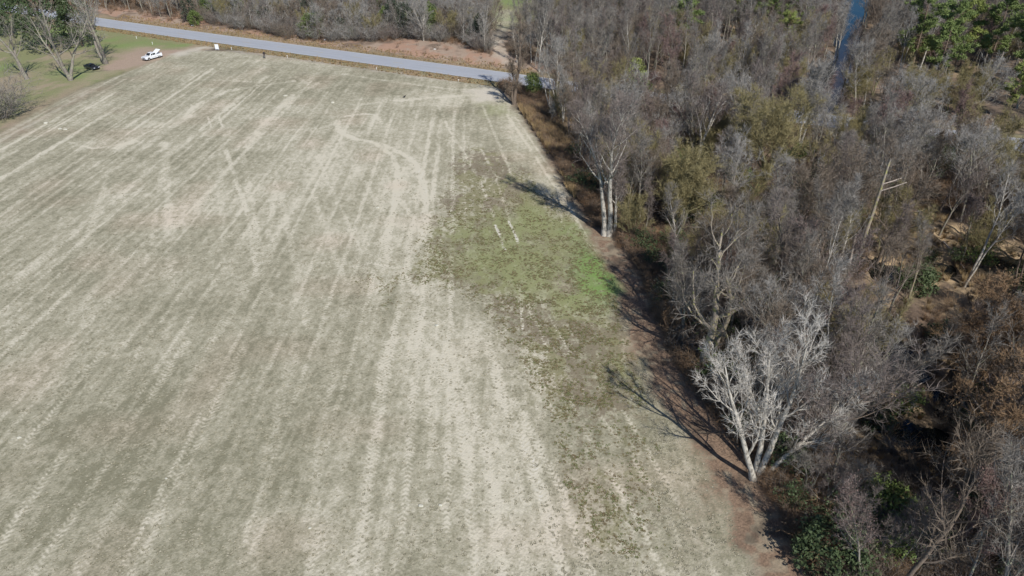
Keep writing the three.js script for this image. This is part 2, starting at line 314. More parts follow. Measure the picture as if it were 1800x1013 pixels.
  const sa = look(sand, wx, wz); if (sa > 0.02) { const m = 0.85 + 0.3 * speck; mixc(o, [C.sand[0] * m, C.sand[1] * m, C.sand[2] * m], clamp(sa)); }
}
const tiles = [[-80, 0, -84, -20, 2048, 1638, 1], [0, 80, -84, -20, 2048, 1638, 1], [-120, 0, -164, -84, 2048, 1366, 0], [0, 120, -164, -84, 1536, 1024, 0], [-190, 0, -284, -164, 2048, 1294, 0], [0, 190, -284, -164, 1024, 648, 0]];
const bumpTex = (() => {
  const n = 512, d = new Uint8Array(n * n * 4);
  const per = (x, y, s) => { const X = x * s, Y = y * s, f = (a, b) => LAT[(((a % s) + s) % s & 255) | ((((b % s) + s) % s & 255) << 8)]; const xi = Math.floor(X), yi = Math.floor(Y), u = X - xi, v = Y - yi; return lerp(lerp(f(xi, yi), f(xi + 1, yi), u), lerp(f(xi, yi + 1), f(xi + 1, yi + 1), u), v); };
  for (let j = 0; j < n; j++) for (let i = 0; i < n; i++) { const v = 255 * (0.3 * per(i / n, j / n, 16) + 0.35 * per(i / n, j / n, 57) + 0.35 * per(i / n, j / n, 131)); const k = (j * n + i) * 4; d[k] = d[k + 1] = d[k + 2] = v; d[k + 3] = 255; }
  const t = new THREE.DataTexture(d, n, n); t.wrapS = t.wrapT = THREE.RepeatWrapping; t.magFilter = THREE.LinearFilter; t.repeat.set(1 / 9, 1 / 9); t.needsUpdate = true; return t;
})();
const tileMats = tiles.map(([x0, x1, z0, z1, W, Hh, fine], ti) => {
  const d = new Uint8Array(W * Hh * 4), trk = new Float32Array(W * Hh), sx = (x1 - x0) / W, sz = (z1 - z0) / Hh;
  for (const [pts, wid, str] of tracks) {
    let along = 0;
    for (let s = 0; s + 1 < pts.length; s++) {
      const [ax, az] = pts[s], [bx, bz] = pts[s + 1], L = Math.hypot(bx - ax, bz - az), dx = (bx - ax) / L, dz = (bz - az) / L, m = wid * 1.2;
      const i0 = Math.max(0, Math.floor((Math.min(ax, bx) - m - x0) / sx)), i1 = Math.min(W - 1, Math.ceil((Math.max(ax, bx) + m - x0) / sx));
      const j0 = Math.max(0, Math.floor((Math.min(az, bz) - m - z0) / sz)), j1 = Math.min(Hh - 1, Math.ceil((Math.max(az, bz) + m - z0) / sz));
      for (let j = j0; j <= j1; j++) for (let i = i0; i <= i1; i++) {
        const x = x0 + (i + 0.5) * sx - ax, z = z0 + (j + 0.5) * sz - az, l = x * dx + z * dz; if (l < 0 || l >= L) continue;
        const wob = (vn((x + ax) * 0.9, (z + az) * 0.9) - 0.5) * wid * 0.5, cr = -x * dz + z * dx + wob, e = Math.abs(cr) / (wid * 0.5); if (e > 1.6) continue;
        let v = str * (1 - smooth(0.4, 1.6, e)) * smooth(0.15, 0.85, 0.25 + 0.75 * fbm((x + ax) / 1.6 + wid * 50, (z + az) / 7)) * 1.25 * (0.7 + 0.6 * vn((x + ax) * 5, (z + az) * 1.2));
        if (fine) v *= 0.82 + 0.5 * Math.sin((l + along + Math.abs(cr) * 0.8) * 13);      // lug prints
        const k = j * W + i; trk[k] = Math.max(trk[k], v) + 0.15 * Math.min(trk[k], v);
      }
      along += L;
    }
  }
  const o = [0, 0, 0];
  for (let j = 0; j < Hh; j++) for (let i = 0; i < W; i++) {
    const k = j * W + i; groundColor(o, x0 + (i + 0.5) * sx, z0 + (j + 0.5) * sz, trk[k], fine);
    d[k * 4] = LUT[(clamp(o[0]) * 4096) | 0]; d[k * 4 + 1] = LUT[(clamp(o[1]) * 4096) | 0]; d[k * 4 + 2] = LUT[(clamp(o[2]) * 4096) | 0]; d[k * 4 + 3] = 255;
  }
  const t = new THREE.DataTexture(d, W, Hh); t.colorSpace = THREE.SRGBColorSpace; t.magFilter = THREE.LinearFilter; t.minFilter = THREE.LinearFilter;
  t.repeat.set(1 / (x1 - x0), 1 / (z1 - z0)); t.offset.set(-x0 / (x1 - x0), -z0 / (z1 - z0)); t.needsUpdate = true;
  return new THREE.MeshStandardMaterial({ map: t, roughness: 1, bumpMap: bumpTex, bumpScale: 0.05, side: THREE.DoubleSide });
});
console.log('textures');
const farMat = mat(0.15, 0.125, 0.085, 1);

// ---------------------------------------------------------------- ground sheet and field sheet
{
  const lines = (a, b, fn) => { const out = [a]; let v = a; while (v < b - 1e-6) { v = Math.min(b, v + fn(v)); out.push(v); } return out; };
  const join = (...parts) => { const o = []; for (const p of parts) for (const v of p) if (!o.length || v > o[o.length - 1] + 1e-6) o.push(v); return o; };
  const xs = join([-2600, -1400, -800, -450, -280], lines(-190, -120, () => 2), lines(-120, -80, () => 2), lines(-80, 0, () => 1.6), lines(0, 80, () => 0.62), lines(80, 120, () => 1.0), lines(120, 190, () => 1.75), [280, 450, 800, 1400, 2600]);
  const zs = join([-3000, -1600, -800, -450], lines(-284, -164, () => 1.2), lines(-164, -84, () => 0.8), lines(-84, -20, () => 0.64), [10, 60, 200, 600]);
  const nx = xs.length, nz = zs.length, pos = new Float32Array(nx * nz * 3), uv = new Float32Array(nx * nz * 2);
  for (let j = 0; j < nz; j++) for (let i = 0; i < nx; i++) { const k = j * nx + i; pos[k * 3] = xs[i]; pos[k * 3 + 1] = hGround(xs[i], zs[j]); pos[k * 3 + 2] = zs[j]; uv[k * 2] = xs[i]; uv[k * 2 + 1] = zs[j]; }
  const by = tiles.map(() => []); const rest = [];
  for (let j = 0; j + 1 < nz; j++) for (let i = 0; i + 1 < nx; i++) {
    const cx = (xs[i] + xs[i + 1]) / 2, cz = (zs[j] + zs[j + 1]) / 2, t = tiles.findIndex(q => cx > q[0] && cx < q[1] && cz > q[2] && cz < q[3]), a = j * nx + i, b = a + 1, c = a + nx, d = c + 1;
    (t < 0 ? rest : by[t]).push(a, c, b, b, c, d);
  }
  const geo = new THREE.BufferGeometry(); geo.setAttribute('position', new THREE.BufferAttribute(pos, 3)); geo.setAttribute('uv', new THREE.BufferAttribute(uv, 2));
  let at = 0; const all = []; [...by, rest].forEach((l, i) => { for (const v of l) all.push(v); geo.addGroup(at, l.length, i); at += l.length; });
  geo.setIndex(new THREE.BufferAttribute(new Uint32Array(all), 1)); geo.computeVertexNormals();
  tag(mesh('ground', geo, [...tileMats, farMat]), 'leaf-strewn wood floor, lawn and road verges around the field', 'ground', null, 'structure');
  // the field: its outline cut along the texture tiles
  const rr = rng(9), out = [];
  for (let i = 0; i < fieldPoly.length; i++) { const a = fieldPoly[i], b = fieldPoly[(i + 1) % fieldPoly.length], L = Math.hypot(b[0] - a[0], b[1] - a[1]), n = Math.max(1, Math.min(90, Math.round(L / 0.8))); for (let k = 0; k < n; k++) out.push([lerp(a[0], b[0], k / n) + (rr() - 0.5) * 0.35, lerp(a[1], b[1], k / n) + (rr() - 0.5) * 0.35]); }
  const clip = (poly, ax, lim, sign) => { const o = []; for (let i = 0; i < poly.length; i++) { const p = poly[i], q = poly[(i + 1) % poly.length], dp = (p[ax] - lim) * sign, dq = (q[ax] - lim) * sign; if (dp >= 0) o.push(p); if ((dp >= 0) !== (dq >= 0)) { const t = dp / (dp - dq); o.push([lerp(p[0], q[0], t), lerp(p[1], q[1], t)]); } } return o; };
  const P = [], U = [], I = [], groups = [];
  tiles.forEach(([x0, x1, z0, z1], t) => {
    const c = clip(clip(clip(clip(out, 0, x0, 1), 0, x1, -1), 1, z0, 1), 1, z1, -1); if (c.length < 3) return;
    const base = P.length / 3, start = I.length;
    for (const [x, z] of c) { P.push(x, 0.012, z); U.push(x, z); }
    for (const [a, b, d] of THREE.ShapeUtils.triangulateShape(c.map(([x, z]) => new THREE.Vector2(x, -z)), [])) I.push(base + a, base + b, base + d);
    groups.push([start, I.length - start, t]);
  });
  const fg = new THREE.BufferGeometry(); fg.setAttribute('position', new THREE.Float32BufferAttribute(P, 3)); fg.setAttribute('uv', new THREE.Float32BufferAttribute(U, 2)); fg.setAttribute('normal', new THREE.Float32BufferAttribute(P.map((_, i) => i % 3 === 1 ? 1 : 0), 3)); fg.setIndex(I);
  for (const g of groups) fg.addGroup(...g);
  tag(mesh('field', fg, tileMats), 'pale fallow farm field with wheel tracks and a weedy green corner', 'field', null, 'structure');
}
// ---------------------------------------------------------------- water in the hollows and the stream
{
  const wm = new THREE.MeshPhysicalMaterial({ color: new THREE.Color().setRGB(0.012, 0.013, 0.011), roughness: 0.06, ior: 1.33, specularIntensity: 1, side: THREE.DoubleSide });
  const flat = (x0, x1, z0, z1) => { const g = new THREE.PlaneGeometry(x1 - x0, z1 - z0); g.rotateX(-Math.PI / 2); g.translate((x0 + x1) / 2, WATER, (z0 + z1) / 2); return g; };
  tag(mesh('water', flat(8, 150, -135, -25), wm), 'dark still swamp water between the hummocks of the wood', 'water', null, 'structure');
  tag(mesh('stream', flat(55, 185, -285, -140), wm), 'blue stream reflecting the sky beyond the far road', 'water', null, 'structure');
}
// ---------------------------------------------------------------- road
{
  const strip = (off0, off1, y, from, to, step = 3) => {
    const pts = []; let acc = 0;
    const cum = [0]; for (let i = 1; i < roadMid.length; i++) cum.push(cum[i - 1] + Math.hypot(roadMid[i][0] - roadMid[i - 1][0], roadMid[i][1] - roadMid[i - 1][1]));
    const total = cum[cum.length - 1], at = s => { let i = 0; while (i + 2 < cum.length && cum[i + 1] < s) i++; const t = (s - cum[i]) / (cum[i + 1] - cum[i]); const a = roadMid[i], b = roadMid[i + 1], p = roadMid[Math.max(0, i - 1)], q = roadMid[Math.min(roadMid.length - 1, i + 2)]; let dx = lerp(b[0] - p[0], q[0] - a[0], t), dz = lerp(b[1] - p[1], q[1] - a[1], t); const l = Math.hypot(dx, dz); return [lerp(a[0], b[0], t), lerp(a[1], b[1], t), -dz / l, dx / l]; };
    const s0 = from ?? 0, s1 = Math.min(to ?? total, total), n = Math.max(1, Math.round((s1 - s0) / step)), P = [], U = [], I = [];
    for (let i = 0; i <= n; i++) { const [x, z, nx, nz] = at(lerp(s0, s1, i / n)); P.push(x + nx * off0, y, z + nz * off0, x + nx * off1, y, z + nz * off1); U.push(lerp(s0, s1, i / n), off0, lerp(s0, s1, i / n), off1); if (i < n) I.push(2 * i, 2 * i + 1, 2 * i + 2, 2 * i + 2, 2 * i + 1, 2 * i + 3); }
    const g = new THREE.BufferGeometry(); g.setAttribute('position', new THREE.Float32BufferAttribute(P, 3)); g.setAttribute('uv', new THREE.Float32BufferAttribute(U, 2)); g.setIndex(I); g.computeVertexNormals(); return [g, total];
  };
  const W = 1024, Hh = 64, d = new Uint8Array(W * Hh * 4);
  for (let j = 0; j < Hh; j++) for (let i = 0; i < W; i++) {
    const a = i / W * 120, c = (j / Hh - 0.5) * 8; let v = 0.35 + (fbm(a / 4, c * 2) - 0.5) * 0.06 + (vn(a * 7, c * 9) - 0.5) * 0.04;
    for (const w of [-2.6, -1.1, 1.1, 2.6]) v += 0.02 * Math.exp(-(((c - w) / 0.35) ** 2));
    const k = (j * W + i) * 4; d[k] = srgb8(v * 0.95); d[k + 1] = srgb8(v * 1.0); d[k + 2] = srgb8(v * 1.09); d[k + 3] = 255;
  }
  const t = new THREE.DataTexture(d, W, Hh); t.colorSpace = THREE.SRGBColorSpace; t.magFilter = THREE.LinearFilter; t.wrapS = THREE.MirroredRepeatWrapping; t.wrapT = THREE.MirroredRepeatWrapping; t.repeat.set(1 / 120, 1 / 8); t.offset.set(0, 0.5); t.needsUpdate = true;
  const rd = new THREE.Group(); rd.name = numbered('road'); scene.add(rd); tag(rd, 'grey two-lane asphalt road crossing behind the field', 'road', null, 'structure');
  const [g, total] = strip(-ROADW / 2, ROADW / 2, 0.06); mesh('asphalt', g, new THREE.MeshStandardMaterial({ map: t, roughness: 0.8, side: THREE.DoubleSide }), rd);
  for (const s of [-1, 1]) mesh('edge_line', strip(s * 3.42, s * 3.56, 0.065)[0], mat(0.62, 0.63, 0.62, 0.7), rd);
  const ylw = mat(0.42, 0.36, 0.2, 0.7);
  for (let s = 4, n = 0; s < total && n < 60; s += 12, n++) mesh('centre_dash', strip(-0.06, 0.06, 0.065, s, s + 3)[0], ylw, rd);
}
console.log('setting');

// ---------------------------------------------------------------- plant geometry
class MB {
  constructor() { this.p = []; this.n = []; this.i = []; this.c = null; }
  tri(ax, ay, az, bx, by, bz, cx, cy, cz, up = 0) {
    const ux = bx - ax, uy = by - ay, uz = bz - az, vx = cx - ax, vy = cy - ay, vz = cz - az; let nx = uy * vz - uz * vy, ny = uz * vx - ux * vz, nz = ux * vy - uy * vx; const l = Math.hypot(nx, ny, nz) || 1; nx /= l; ny /= l; nz /= l;
    if (up && ny < 0) return this.tri(ax, ay, az, cx, cy, cz, bx, by, bz);
    const b = this.p.length / 3; this.p.push(ax, ay, az, bx, by, bz, cx, cy, cz); this.n.push(nx, ny, nz, nx, ny, nz, nx, ny, nz); this.i.push(b, b + 1, b + 2);
  }
  tube(pts, rad, sides) {                              // pts: [[x,y,z]...], rad: radius at each
    const base = this.p.length / 3; let ux = 1, uy = 0, uz = 0;
    for (let k = 0; k < pts.length; k++) {
      const a = pts[Math.max(0, k - 1)], b = pts[Math.min(pts.length - 1, k + 1)]; let dx = b[0] - a[0], dy = b[1] - a[1], dz = b[2] - a[2]; const l = Math.hypot(dx, dy, dz) || 1; dx /= l; dy /= l; dz /= l;
      if (k === 0) { if (Math.abs(dx) > 0.9) { ux = 0; uy = 0; uz = 1; } }
      const dt = ux * dx + uy * dy + uz * dz; ux -= dt * dx; uy -= dt * dy; uz -= dt * dz; const ul = Math.hypot(ux, uy, uz) || 1; ux /= ul; uy /= ul; uz /= ul;
      const vx = dy * uz - dz * uy, vy = dz * ux - dx * uz, vz = dx * uy - dy * ux;
      for (let s = 0; s < sides; s++) { const t = s / sides * Math.PI * 2, c = Math.cos(t), sn = Math.sin(t), nx = ux * c + vx * sn, ny = uy * c + vy * sn, nz = uz * c + vz * sn; this.p.push(pts[k][0] + nx * rad[k], pts[k][1] + ny * rad[k], pts[k][2] + nz * rad[k]); this.n.push(nx, ny, nz); }
    }
    for (let k = 0; k + 1 < pts.length; k++) for (let s = 0; s < sides; s++) { const a = base + k * sides + s, b = base + k * sides + (s + 1) % sides, c = a + sides, d = b + sides; this.i.push(a, b, c, b, d, c); }
  }
  geo() { const g = new THREE.BufferGeometry(); g.setAttribute('position', new THREE.Float32BufferAttribute(this.p, 3)); g.setAttribute('normal', new THREE.Float32BufferAttribute(this.n, 3)); g.setIndex(new THREE.BufferAttribute(new Uint32Array(this.i), 1)); return g; }
}
function perp(d, r) {                                   // a random unit vector across d
  let x = r() - 0.5, y = r() - 0.5, z = r() - 0.5; const t = x * d[0] + y * d[1] + z * d[2]; x -= t * d[0]; y -= t * d[1]; z -= t * d[2]; const l = Math.hypot(x, y, z) || 1; return [x / l, y / l, z / l];
}
const norm = d => { const l = Math.hypot(...d) || 1; return [d[0] / l, d[1] / l, d[2] / l]; };
// a leafless tree: o = {h, r, stems:[[lean x, lean z]], n:[limbs, branches, shoots, twigs], ang:[...], len:[...], bare: share of the stem without limbs, trop, wob, tw: twig width}
function bareTree(seed, o) {
  const r = rng(seed), wood = new MB(), fine = new MB();
  const tw = o.tw ?? 0.024, maxL = 3;
  function grow(p, d, len, rad, level, phase) {
    const nseg = [9, 6, 4, 2][level], pts = [p], rads = [rad], end = [0.16, 0.2, 0.28, 0.4][level]; let q = p;
    for (let s = 1; s <= nseg; s++) {
      const w = (o.wob ?? 0.12) * [0.8, 1.3, 1.4, 1.2][level], tr = (o.trop ?? 0.1) * [0.25, 1, 1, 0.8][level];
      d = norm([d[0] + (r() - 0.5) * w * 2, d[1] + (r() - 0.5) * w + tr, d[2] + (r() - 0.5) * w * 2]);
      q = [q[0] + d[0] * len / nseg, q[1] + d[1] * len / nseg, q[2] + d[2] * len / nseg]; pts.push(q);
      const t = s / nseg; rads.push(Math.max(tw * 0.35, rad * (1 - t * (1 - end)) * (level === 0 && s === 1 ? 0.94 : 1)));
    }
    if (level === 0) rads[0] *= 1.35;
    (level <= 1 ? wood : fine).tube(pts, rads, [7, 5, 3, 3][level]);
    if (level < maxL) {
      const n = o.n[level], t0 = level === 0 ? (o.bare ?? 0.35) : 0.18; let az = r() * 6.28;
      for (let k = 0; k < n; k++) {
        const t = lerp(t0, 1, (k + r() * 0.8) / n), f = t * nseg, i = Math.min(nseg - 1, Math.floor(f)), u = f - i, a = pts[i], b = pts[i + 1];
        const bp = [lerp(a[0], b[0], u), lerp(a[1], b[1], u), lerp(a[2], b[2], u)], bd = norm([b[0] - a[0], b[1] - a[1], b[2] - a[2]]), br = lerp(rads[i], rads[i + 1], u);
        az += 2.4 + (r() - 0.5) * 0.9;
        const s1 = norm(Math.abs(bd[1]) > 0.95 ? [1, 0, 0] : [bd[2], 0, -bd[0]]), s2 = [bd[1] * s1[2] - bd[2] * s1[1], bd[2] * s1[0] - bd[0] * s1[2], bd[0] * s1[1] - bd[1] * s1[0]];
        const ang = (o.ang[level] + (r() - 0.5) * 0.35) * (level === 0 ? lerp(1.15, 0.55, (t - t0) / (1 - t0 + 1e-6)) : 1), ca = Math.cos(ang), sa = Math.sin(ang), cz = Math.cos(az), sz = Math.sin(az);
        const nd = norm([bd[0] * ca + (s1[0] * cz + s2[0] * sz) * sa, bd[1] * ca + (s1[1] * cz + s2[1] * sz) * sa, bd[2] * ca + (s1[2] * cz + s2[2] * sz) * sa]);
        const sh = level === 0 ? (o.round ? Math.sin(Math.PI * lerp(0.3, 0.95, (t - t0) / (1 - t0 + 1e-6))) : lerp(1, 0.45, (t - t0) / (1 - t0 + 1e-6))) : lerp(1, 0.55, t);
        grow(bp, nd, len * o.len[level] * sh * (0.75 + r() * 0.5), Math.max(tw * 0.5, br * [0.55, 0.55, 0.6][level]), level + 1);
      }
    }
    if (level >= 2) {
      const n = o.n[3];
      for (let k = 0; k < n; k++) {
        const t = lerp(0.15, 1, (k + r()) / n), f = t * nseg, i = Math.min(nseg - 1, Math.floor(f)), u = f - i, a = pts[i], b = pts[i + 1], bd = norm([b[0] - a[0], b[1] - a[1], b[2] - a[2]]);
        const s = perp(bd, r), sp = 0.55 + r() * 0.6, td = norm([bd[0] + s[0] * sp, bd[1] + s[1] * sp + (o.trop ?? 0.1), bd[2] + s[2] * sp]), tl = (o.tl ?? 0.8) * (0.5 + r()), w = perp(td, r), x = lerp(a[0], b[0], u), y = lerp(a[1], b[1], u), z = lerp(a[2], b[2], u), ww = tw * (0.6 + 0.7 * r()) * 0.5;
        fine.tri(x - w[0] * ww, y - w[1] * ww, z - w[2] * ww, x + w[0] * ww, y + w[1] * ww, z + w[2] * ww, x + td[0] * tl, y + td[1] * tl, z + td[2] * tl);
      }
    }
  }
  for (const [lx, lz, k = 1, ox = 0, oz = 0] of o.stems ?? [[0, 0]]) grow([ox, -0.25, oz], norm([lx, 1, lz]), o.h * k, o.r * Math.sqrt(k), 0);
  if (o.buds) for (let k = 0; k < o.buds; k++) {          // swelling buds and catkins along the shoots
    const i = Math.floor(r() * fine.i.length / 3) * 3, v = fine.i[i + 2] * 3, x = fine.p[v], y = fine.p[v + 1], z = fine.p[v + 2], s = o.budSize ?? 0.07, e = perp([0, 1, 0], r), g = perp(e, r);
    (o.budMB ??= new MB()).tri(x - e[0] * s, y - e[1] * s, z - e[2] * s, x + e[0] * s, y + e[1] * s, z + e[2] * s, x + g[0] * s * 1.6, y + g[1] * s * 1.6 + 0.02, z + g[2] * s * 1.6);
  }
  const out = { wood: wood.geo(), fine: fine.geo(), buds: o.budMB ? o.budMB.geo() : null }; o.budMB = null; return out;
}
function leafClump(m, r, x, y, z, rad, n, s, flat = 0.75, wide_ = 0.5) {
  for (let k = 0; k < n; k++) {
    let a, b, c; do { a = r() * 2 - 1; b = r() * 2 - 1; c = r() * 2 - 1; } while (a * a + b * b + c * c > 1);
    const px = x + a * rad, py = y + b * rad * flat, pz = z + c * rad, e = perp(norm([a, b + 0.6, c]), r), f = perp(e, r), q = s * (0.6 + 0.8 * r());
    m.tri(px - e[0] * q * wide_, py - e[1] * q * wide_, pz - e[2] * q * wide_, px + e[0] * q * wide_, py + e[1] * q * wide_, pz + e[2] * q * wide_, px + f[0] * q, py + f[1] * q, pz + f[2] * q);
  }
}
function pineTree(seed, h, bare = 0.28, spread = 0.25) {
  const r = rng(seed), wood = new MB(), leaf = new MB(), lean = [(r() - 0.5) * 0.06, (r() - 0.5) * 0.06];
  wood.tube([0, 0.25, 0.5, 0.75, 1].map(t => [lean[0] * h * t, h * t - 0.25, lean[1] * h * t]), [0.26, 0.2, 0.16, 0.1, 0.03], 7);
  let az = 0;
  for (let y = bare; y < 0.99; y += 0.022) {
    const t = (y - bare) / (1 - bare), L = h * spread * (Math.sin(Math.PI * Math.pow(t, 0.75)) * 0.8 + 0.25) * (0.55 + r() * 0.65); az += 2.4 + r();
    const dx = Math.cos(az), dz = Math.sin(az), bx = lean[0] * h * y, by = h * y, bz = lean[1] * h * y, rise = lerp(0.05, 0.5, t);
    wood.tube([[bx, by, bz], [bx + dx * L * 0.5, by + rise * L * 0.35, bz + dz * L * 0.5], [bx + dx * L, by + rise * L, bz + dz * L]], [0.055, 0.04, 0.015], 3);
    const m = 3 + Math.round(L * 1.9);
    for (let k = 0; k < m; k++) { const u = lerp(0.35, 1.05, (k + r()) / m), sp = L * 0.28; leafClump(leaf, r, bx + dx * L * u + (r() - 0.5) * sp, by + rise * L * u + (r() - 0.3) * 0.5, bz + dz * L * u + (r() - 0.5) * sp, 0.4 + 0.3 * r(), 46, 0.42, 0.6, 0.16); }
  }
  return { wood: wood.geo(), fine: leaf.geo() };
}
function leafyTree(seed, h, w, clumps, size, n, trunk = 0.2, cone = 0) {
  const ls = 0.2 + Math.max(0, w - 2) * 0.045; size *= 0.8 + w * 0.11;
  const r = rng(seed), wood = new MB(), leaf = new MB();
  wood.tube([[0, -0.2, 0], [0.05, h * 0.4, 0], [0, h * 0.85, 0.05]], [trunk, trunk * 0.7, 0.04], 6);
  for (let k = 0; k < clumps; k++) {
    const t = Math.pow((k + 0.5) / clumps, 0.85), y = h * lerp(0.1, 0.97, t), prof = cone ? lerp(1, 0.12, t) : Math.sqrt(Math.max(0.03, 1 - Math.pow(t * 1.75 - 0.78, 2))), az = k * 2.39996 + r() * 0.6, rr = w * prof * (0.45 + 0.55 * Math.sqrt(r())) * (0.62 + 0.75 * vn(Math.cos(az) * 1.4 + seed * 3.1, Math.sin(az) * 1.4 + t * 3));
    if (vn(Math.cos(az) * 2 + seed, Math.sin(az) * 2 + y * 0.45) < 0.33) continue;
    if (k % 4 === 0) wood.tube([[0, y * 0.75, 0], [Math.cos(az) * rr * 0.9, y, Math.sin(az) * rr * 0.9]], [trunk * 0.25, 0.015], 3);
    leafClump(leaf, r, Math.cos(az) * rr, y, Math.sin(az) * rr, size * (0.7 + 0.6 * r()), n, ls, 0.8);
  }
  return { wood: wood.geo(), fine: leaf.geo() };
}
function brush(seed, o) {                                // many-stemmed shrub
  const r = rng(seed), wood = new MB(), fine = new MB();
  for (let s = 0; s < o.stems; s++) {
    const az = r() * 6.28, sp = o.spread * Math.sqrt(r()), h = o.h * (0.55 + 0.6 * r()); let d = norm([Math.cos(az) * sp, 1, Math.sin(az) * sp]), q = [Math.cos(az) * 0.25 * r() * o.spread, -0.12, Math.sin(az) * 0.25 * r() * o.spread]; const pts = [q], rads = [o.r];
    for (let k = 1; k <= 4; k++) { d = norm([d[0] + (r() - 0.5) * 0.4, d[1] + (o.droop ?? 0.05), d[2] + (r() - 0.5) * 0.4]); q = [q[0] + d[0] * h / 4, q[1] + d[1] * h / 4, q[2] + d[2] * h / 4]; pts.push(q); rads.push(Math.max(0.006, o.r * (1 - k * 0.2))); }
    wood.tube(pts, rads, 3);
    for (let b = 0; b < o.sub; b++) {
      const t = lerp(0.2, 1, (b + r()) / o.sub) * 4, i = Math.min(3, t | 0), u = t - i, p = [0, 1, 2].map(c => lerp(pts[i][c], pts[i + 1][c], u)), bd = norm([0, 1, 2].map(c => pts[i + 1][c] - pts[i][c])), sv = perp(bd, r), bdir = norm([bd[0] * 0.7 + sv[0] * 0.9, bd[1] * 0.7 + sv[1] * 0.7 + 0.15, bd[2] * 0.7 + sv[2] * 0.9]), bl = h * 0.35 * (0.5 + r()), e = [0, 1, 2].map(c => p[c] + bdir[c] * bl), w = perp(bdir, r), ww = o.tw ?? 0.016;
      fine.tri(p[0] - w[0] * ww, p[1] - w[1] * ww, p[2] - w[2] * ww, p[0] + w[0] * ww, p[1] + w[1] * ww, p[2] + w[2] * ww, ...e);
      for (let k = 0; k < o.tw4; k++) { const v = lerp(0.2, 1, r()), s2 = perp(bdir, r), td = norm([bdir[0] + s2[0] * 0.8, bdir[1] + s2[1] * 0.8 + 0.1, bdir[2] + s2[2] * 0.8]), tl = (o.tl ?? 0.45) * (0.5 + r()), y = perp(td, r), z = (o.tw ?? 0.016) * 0.6, x0 = [0, 1, 2].map(c => lerp(p[c], e[c], v)); fine.tri(x0[0] - y[0] * z, x0[1] - y[1] * z, x0[2] - y[2] * z, x0[0] + y[0] * z, x0[1] + y[1] * z, x0[2] + y[2] * z, x0[0] + td[0] * tl, x0[1] + td[1] * tl, x0[2] + td[2] * tl); }
      if (o.leaves) leafClump(fine, r, e[0], e[1], e[2], 0.28, o.leaves, o.leafSize ?? 0.12);
    }
  }
  return { wood: wood.geo(), fine: fine.geo() };
}
// bark, twig and leaf materials: a thin mottled bark texture gives the larger stems their grain
function barkTex(seed, lo, hi, spot) {
  const n = 128, d = new Uint8Array(n * n * 4);
  for (let j = 0; j < n; j++) for (let i = 0; i < n; i++) { const t = clamp(0.6 * vn(i / 3 + seed, j / 14) + 0.4 * vn(i / 9 + seed, j / 9)), s = spot ? smooth(0.55, 0.75, fbm(i / 22 + seed, j / 22)) : 0, k = (j * n + i) * 4; for (let c = 0; c < 3; c++) d[k + c] = srgb8(lerp(lerp(lo[c], hi[c], t), spot ? spot[c] : 0, s)); d[k + 3] = 255; }
  const t = new THREE.DataTexture(d, n, n); t.colorSpace = THREE.SRGBColorSpace; t.magFilter = THREE.LinearFilter; t.wrapS = t.wrapT = THREE.RepeatWrapping; t.needsUpdate = true; return t;
}
function barkUV(g) { const p = g.attributes.position, uv = new Float32Array(p.count * 2); for (let i = 0; i < p.count; i++) { uv[i * 2] = (p.getX(i) + p.getZ(i) * 0.7) * 1.2; uv[i * 2 + 1] = p.getY(i) * 0.5; } g.setAttribute('uv', new THREE.BufferAttribute(uv, 2)); return g; }
const barkMat = (seed, lo, hi, spot) => new THREE.MeshStandardMaterial({ map: barkTex(seed, lo, hi, spot), roughness: 0.95 });
const bark = { grey: barkMat(1, [0.12, 0.1, 0.085], [0.33, 0.29, 0.25], [0.3, 0.3, 0.2]), brown: barkMat(2, [0.08, 0.06, 0.045], [0.24, 0.185, 0.14]), pale: barkMat(3, [0.3, 0.27, 0.22], [0.6, 0.56, 0.49], [0.2, 0.18, 0.15]), lichen: barkMat(4, [0.17, 0.14, 0.11], [0.4, 0.34, 0.27], [0.33, 0.31, 0.12]), olive: barkMat(5, [0.12, 0.11, 0.06], [0.3, 0.27, 0.14]), dead: barkMat(6, [0.28, 0.22, 0.17], [0.55, 0.47, 0.4]), pine: barkMat(7, [0.1, 0.07, 0.05], [0.26, 0.19, 0.14]) };
const twig = { grey: mat(0.2, 0.18, 0.155), mauve: mat(0.19, 0.155, 0.135), rose: mat(0.21, 0.14, 0.122), olive: mat(0.25, 0.212, 0.1), pale: mat(0.52, 0.485, 0.43), rust: mat(0.24, 0.155, 0.085), brown: mat(0.18, 0.142, 0.105), silver: mat(0.29, 0.272, 0.245), dark: mat(0.1, 0.088, 0.075), tan: mat(0.33, 0.235, 0.12) };
const leafM = (r, g, b) => new THREE.MeshStandardMaterial({ color: new THREE.Color().setRGB(r, g, b), roughness: 0.75, side: THREE.DoubleSide });
const leaf = { pine: leafM(0.14, 0.185, 0.05), pineLight: leafM(0.21, 0.245, 0.06), holly: leafM(0.05, 0.075, 0.026), privet: leafM(0.06, 0.085, 0.03), bright: leafM(0.15, 0.17, 0.03), cedar: leafM(0.03, 0.045, 0.022), ivy: leafM(0.11, 0.15, 0.035) };

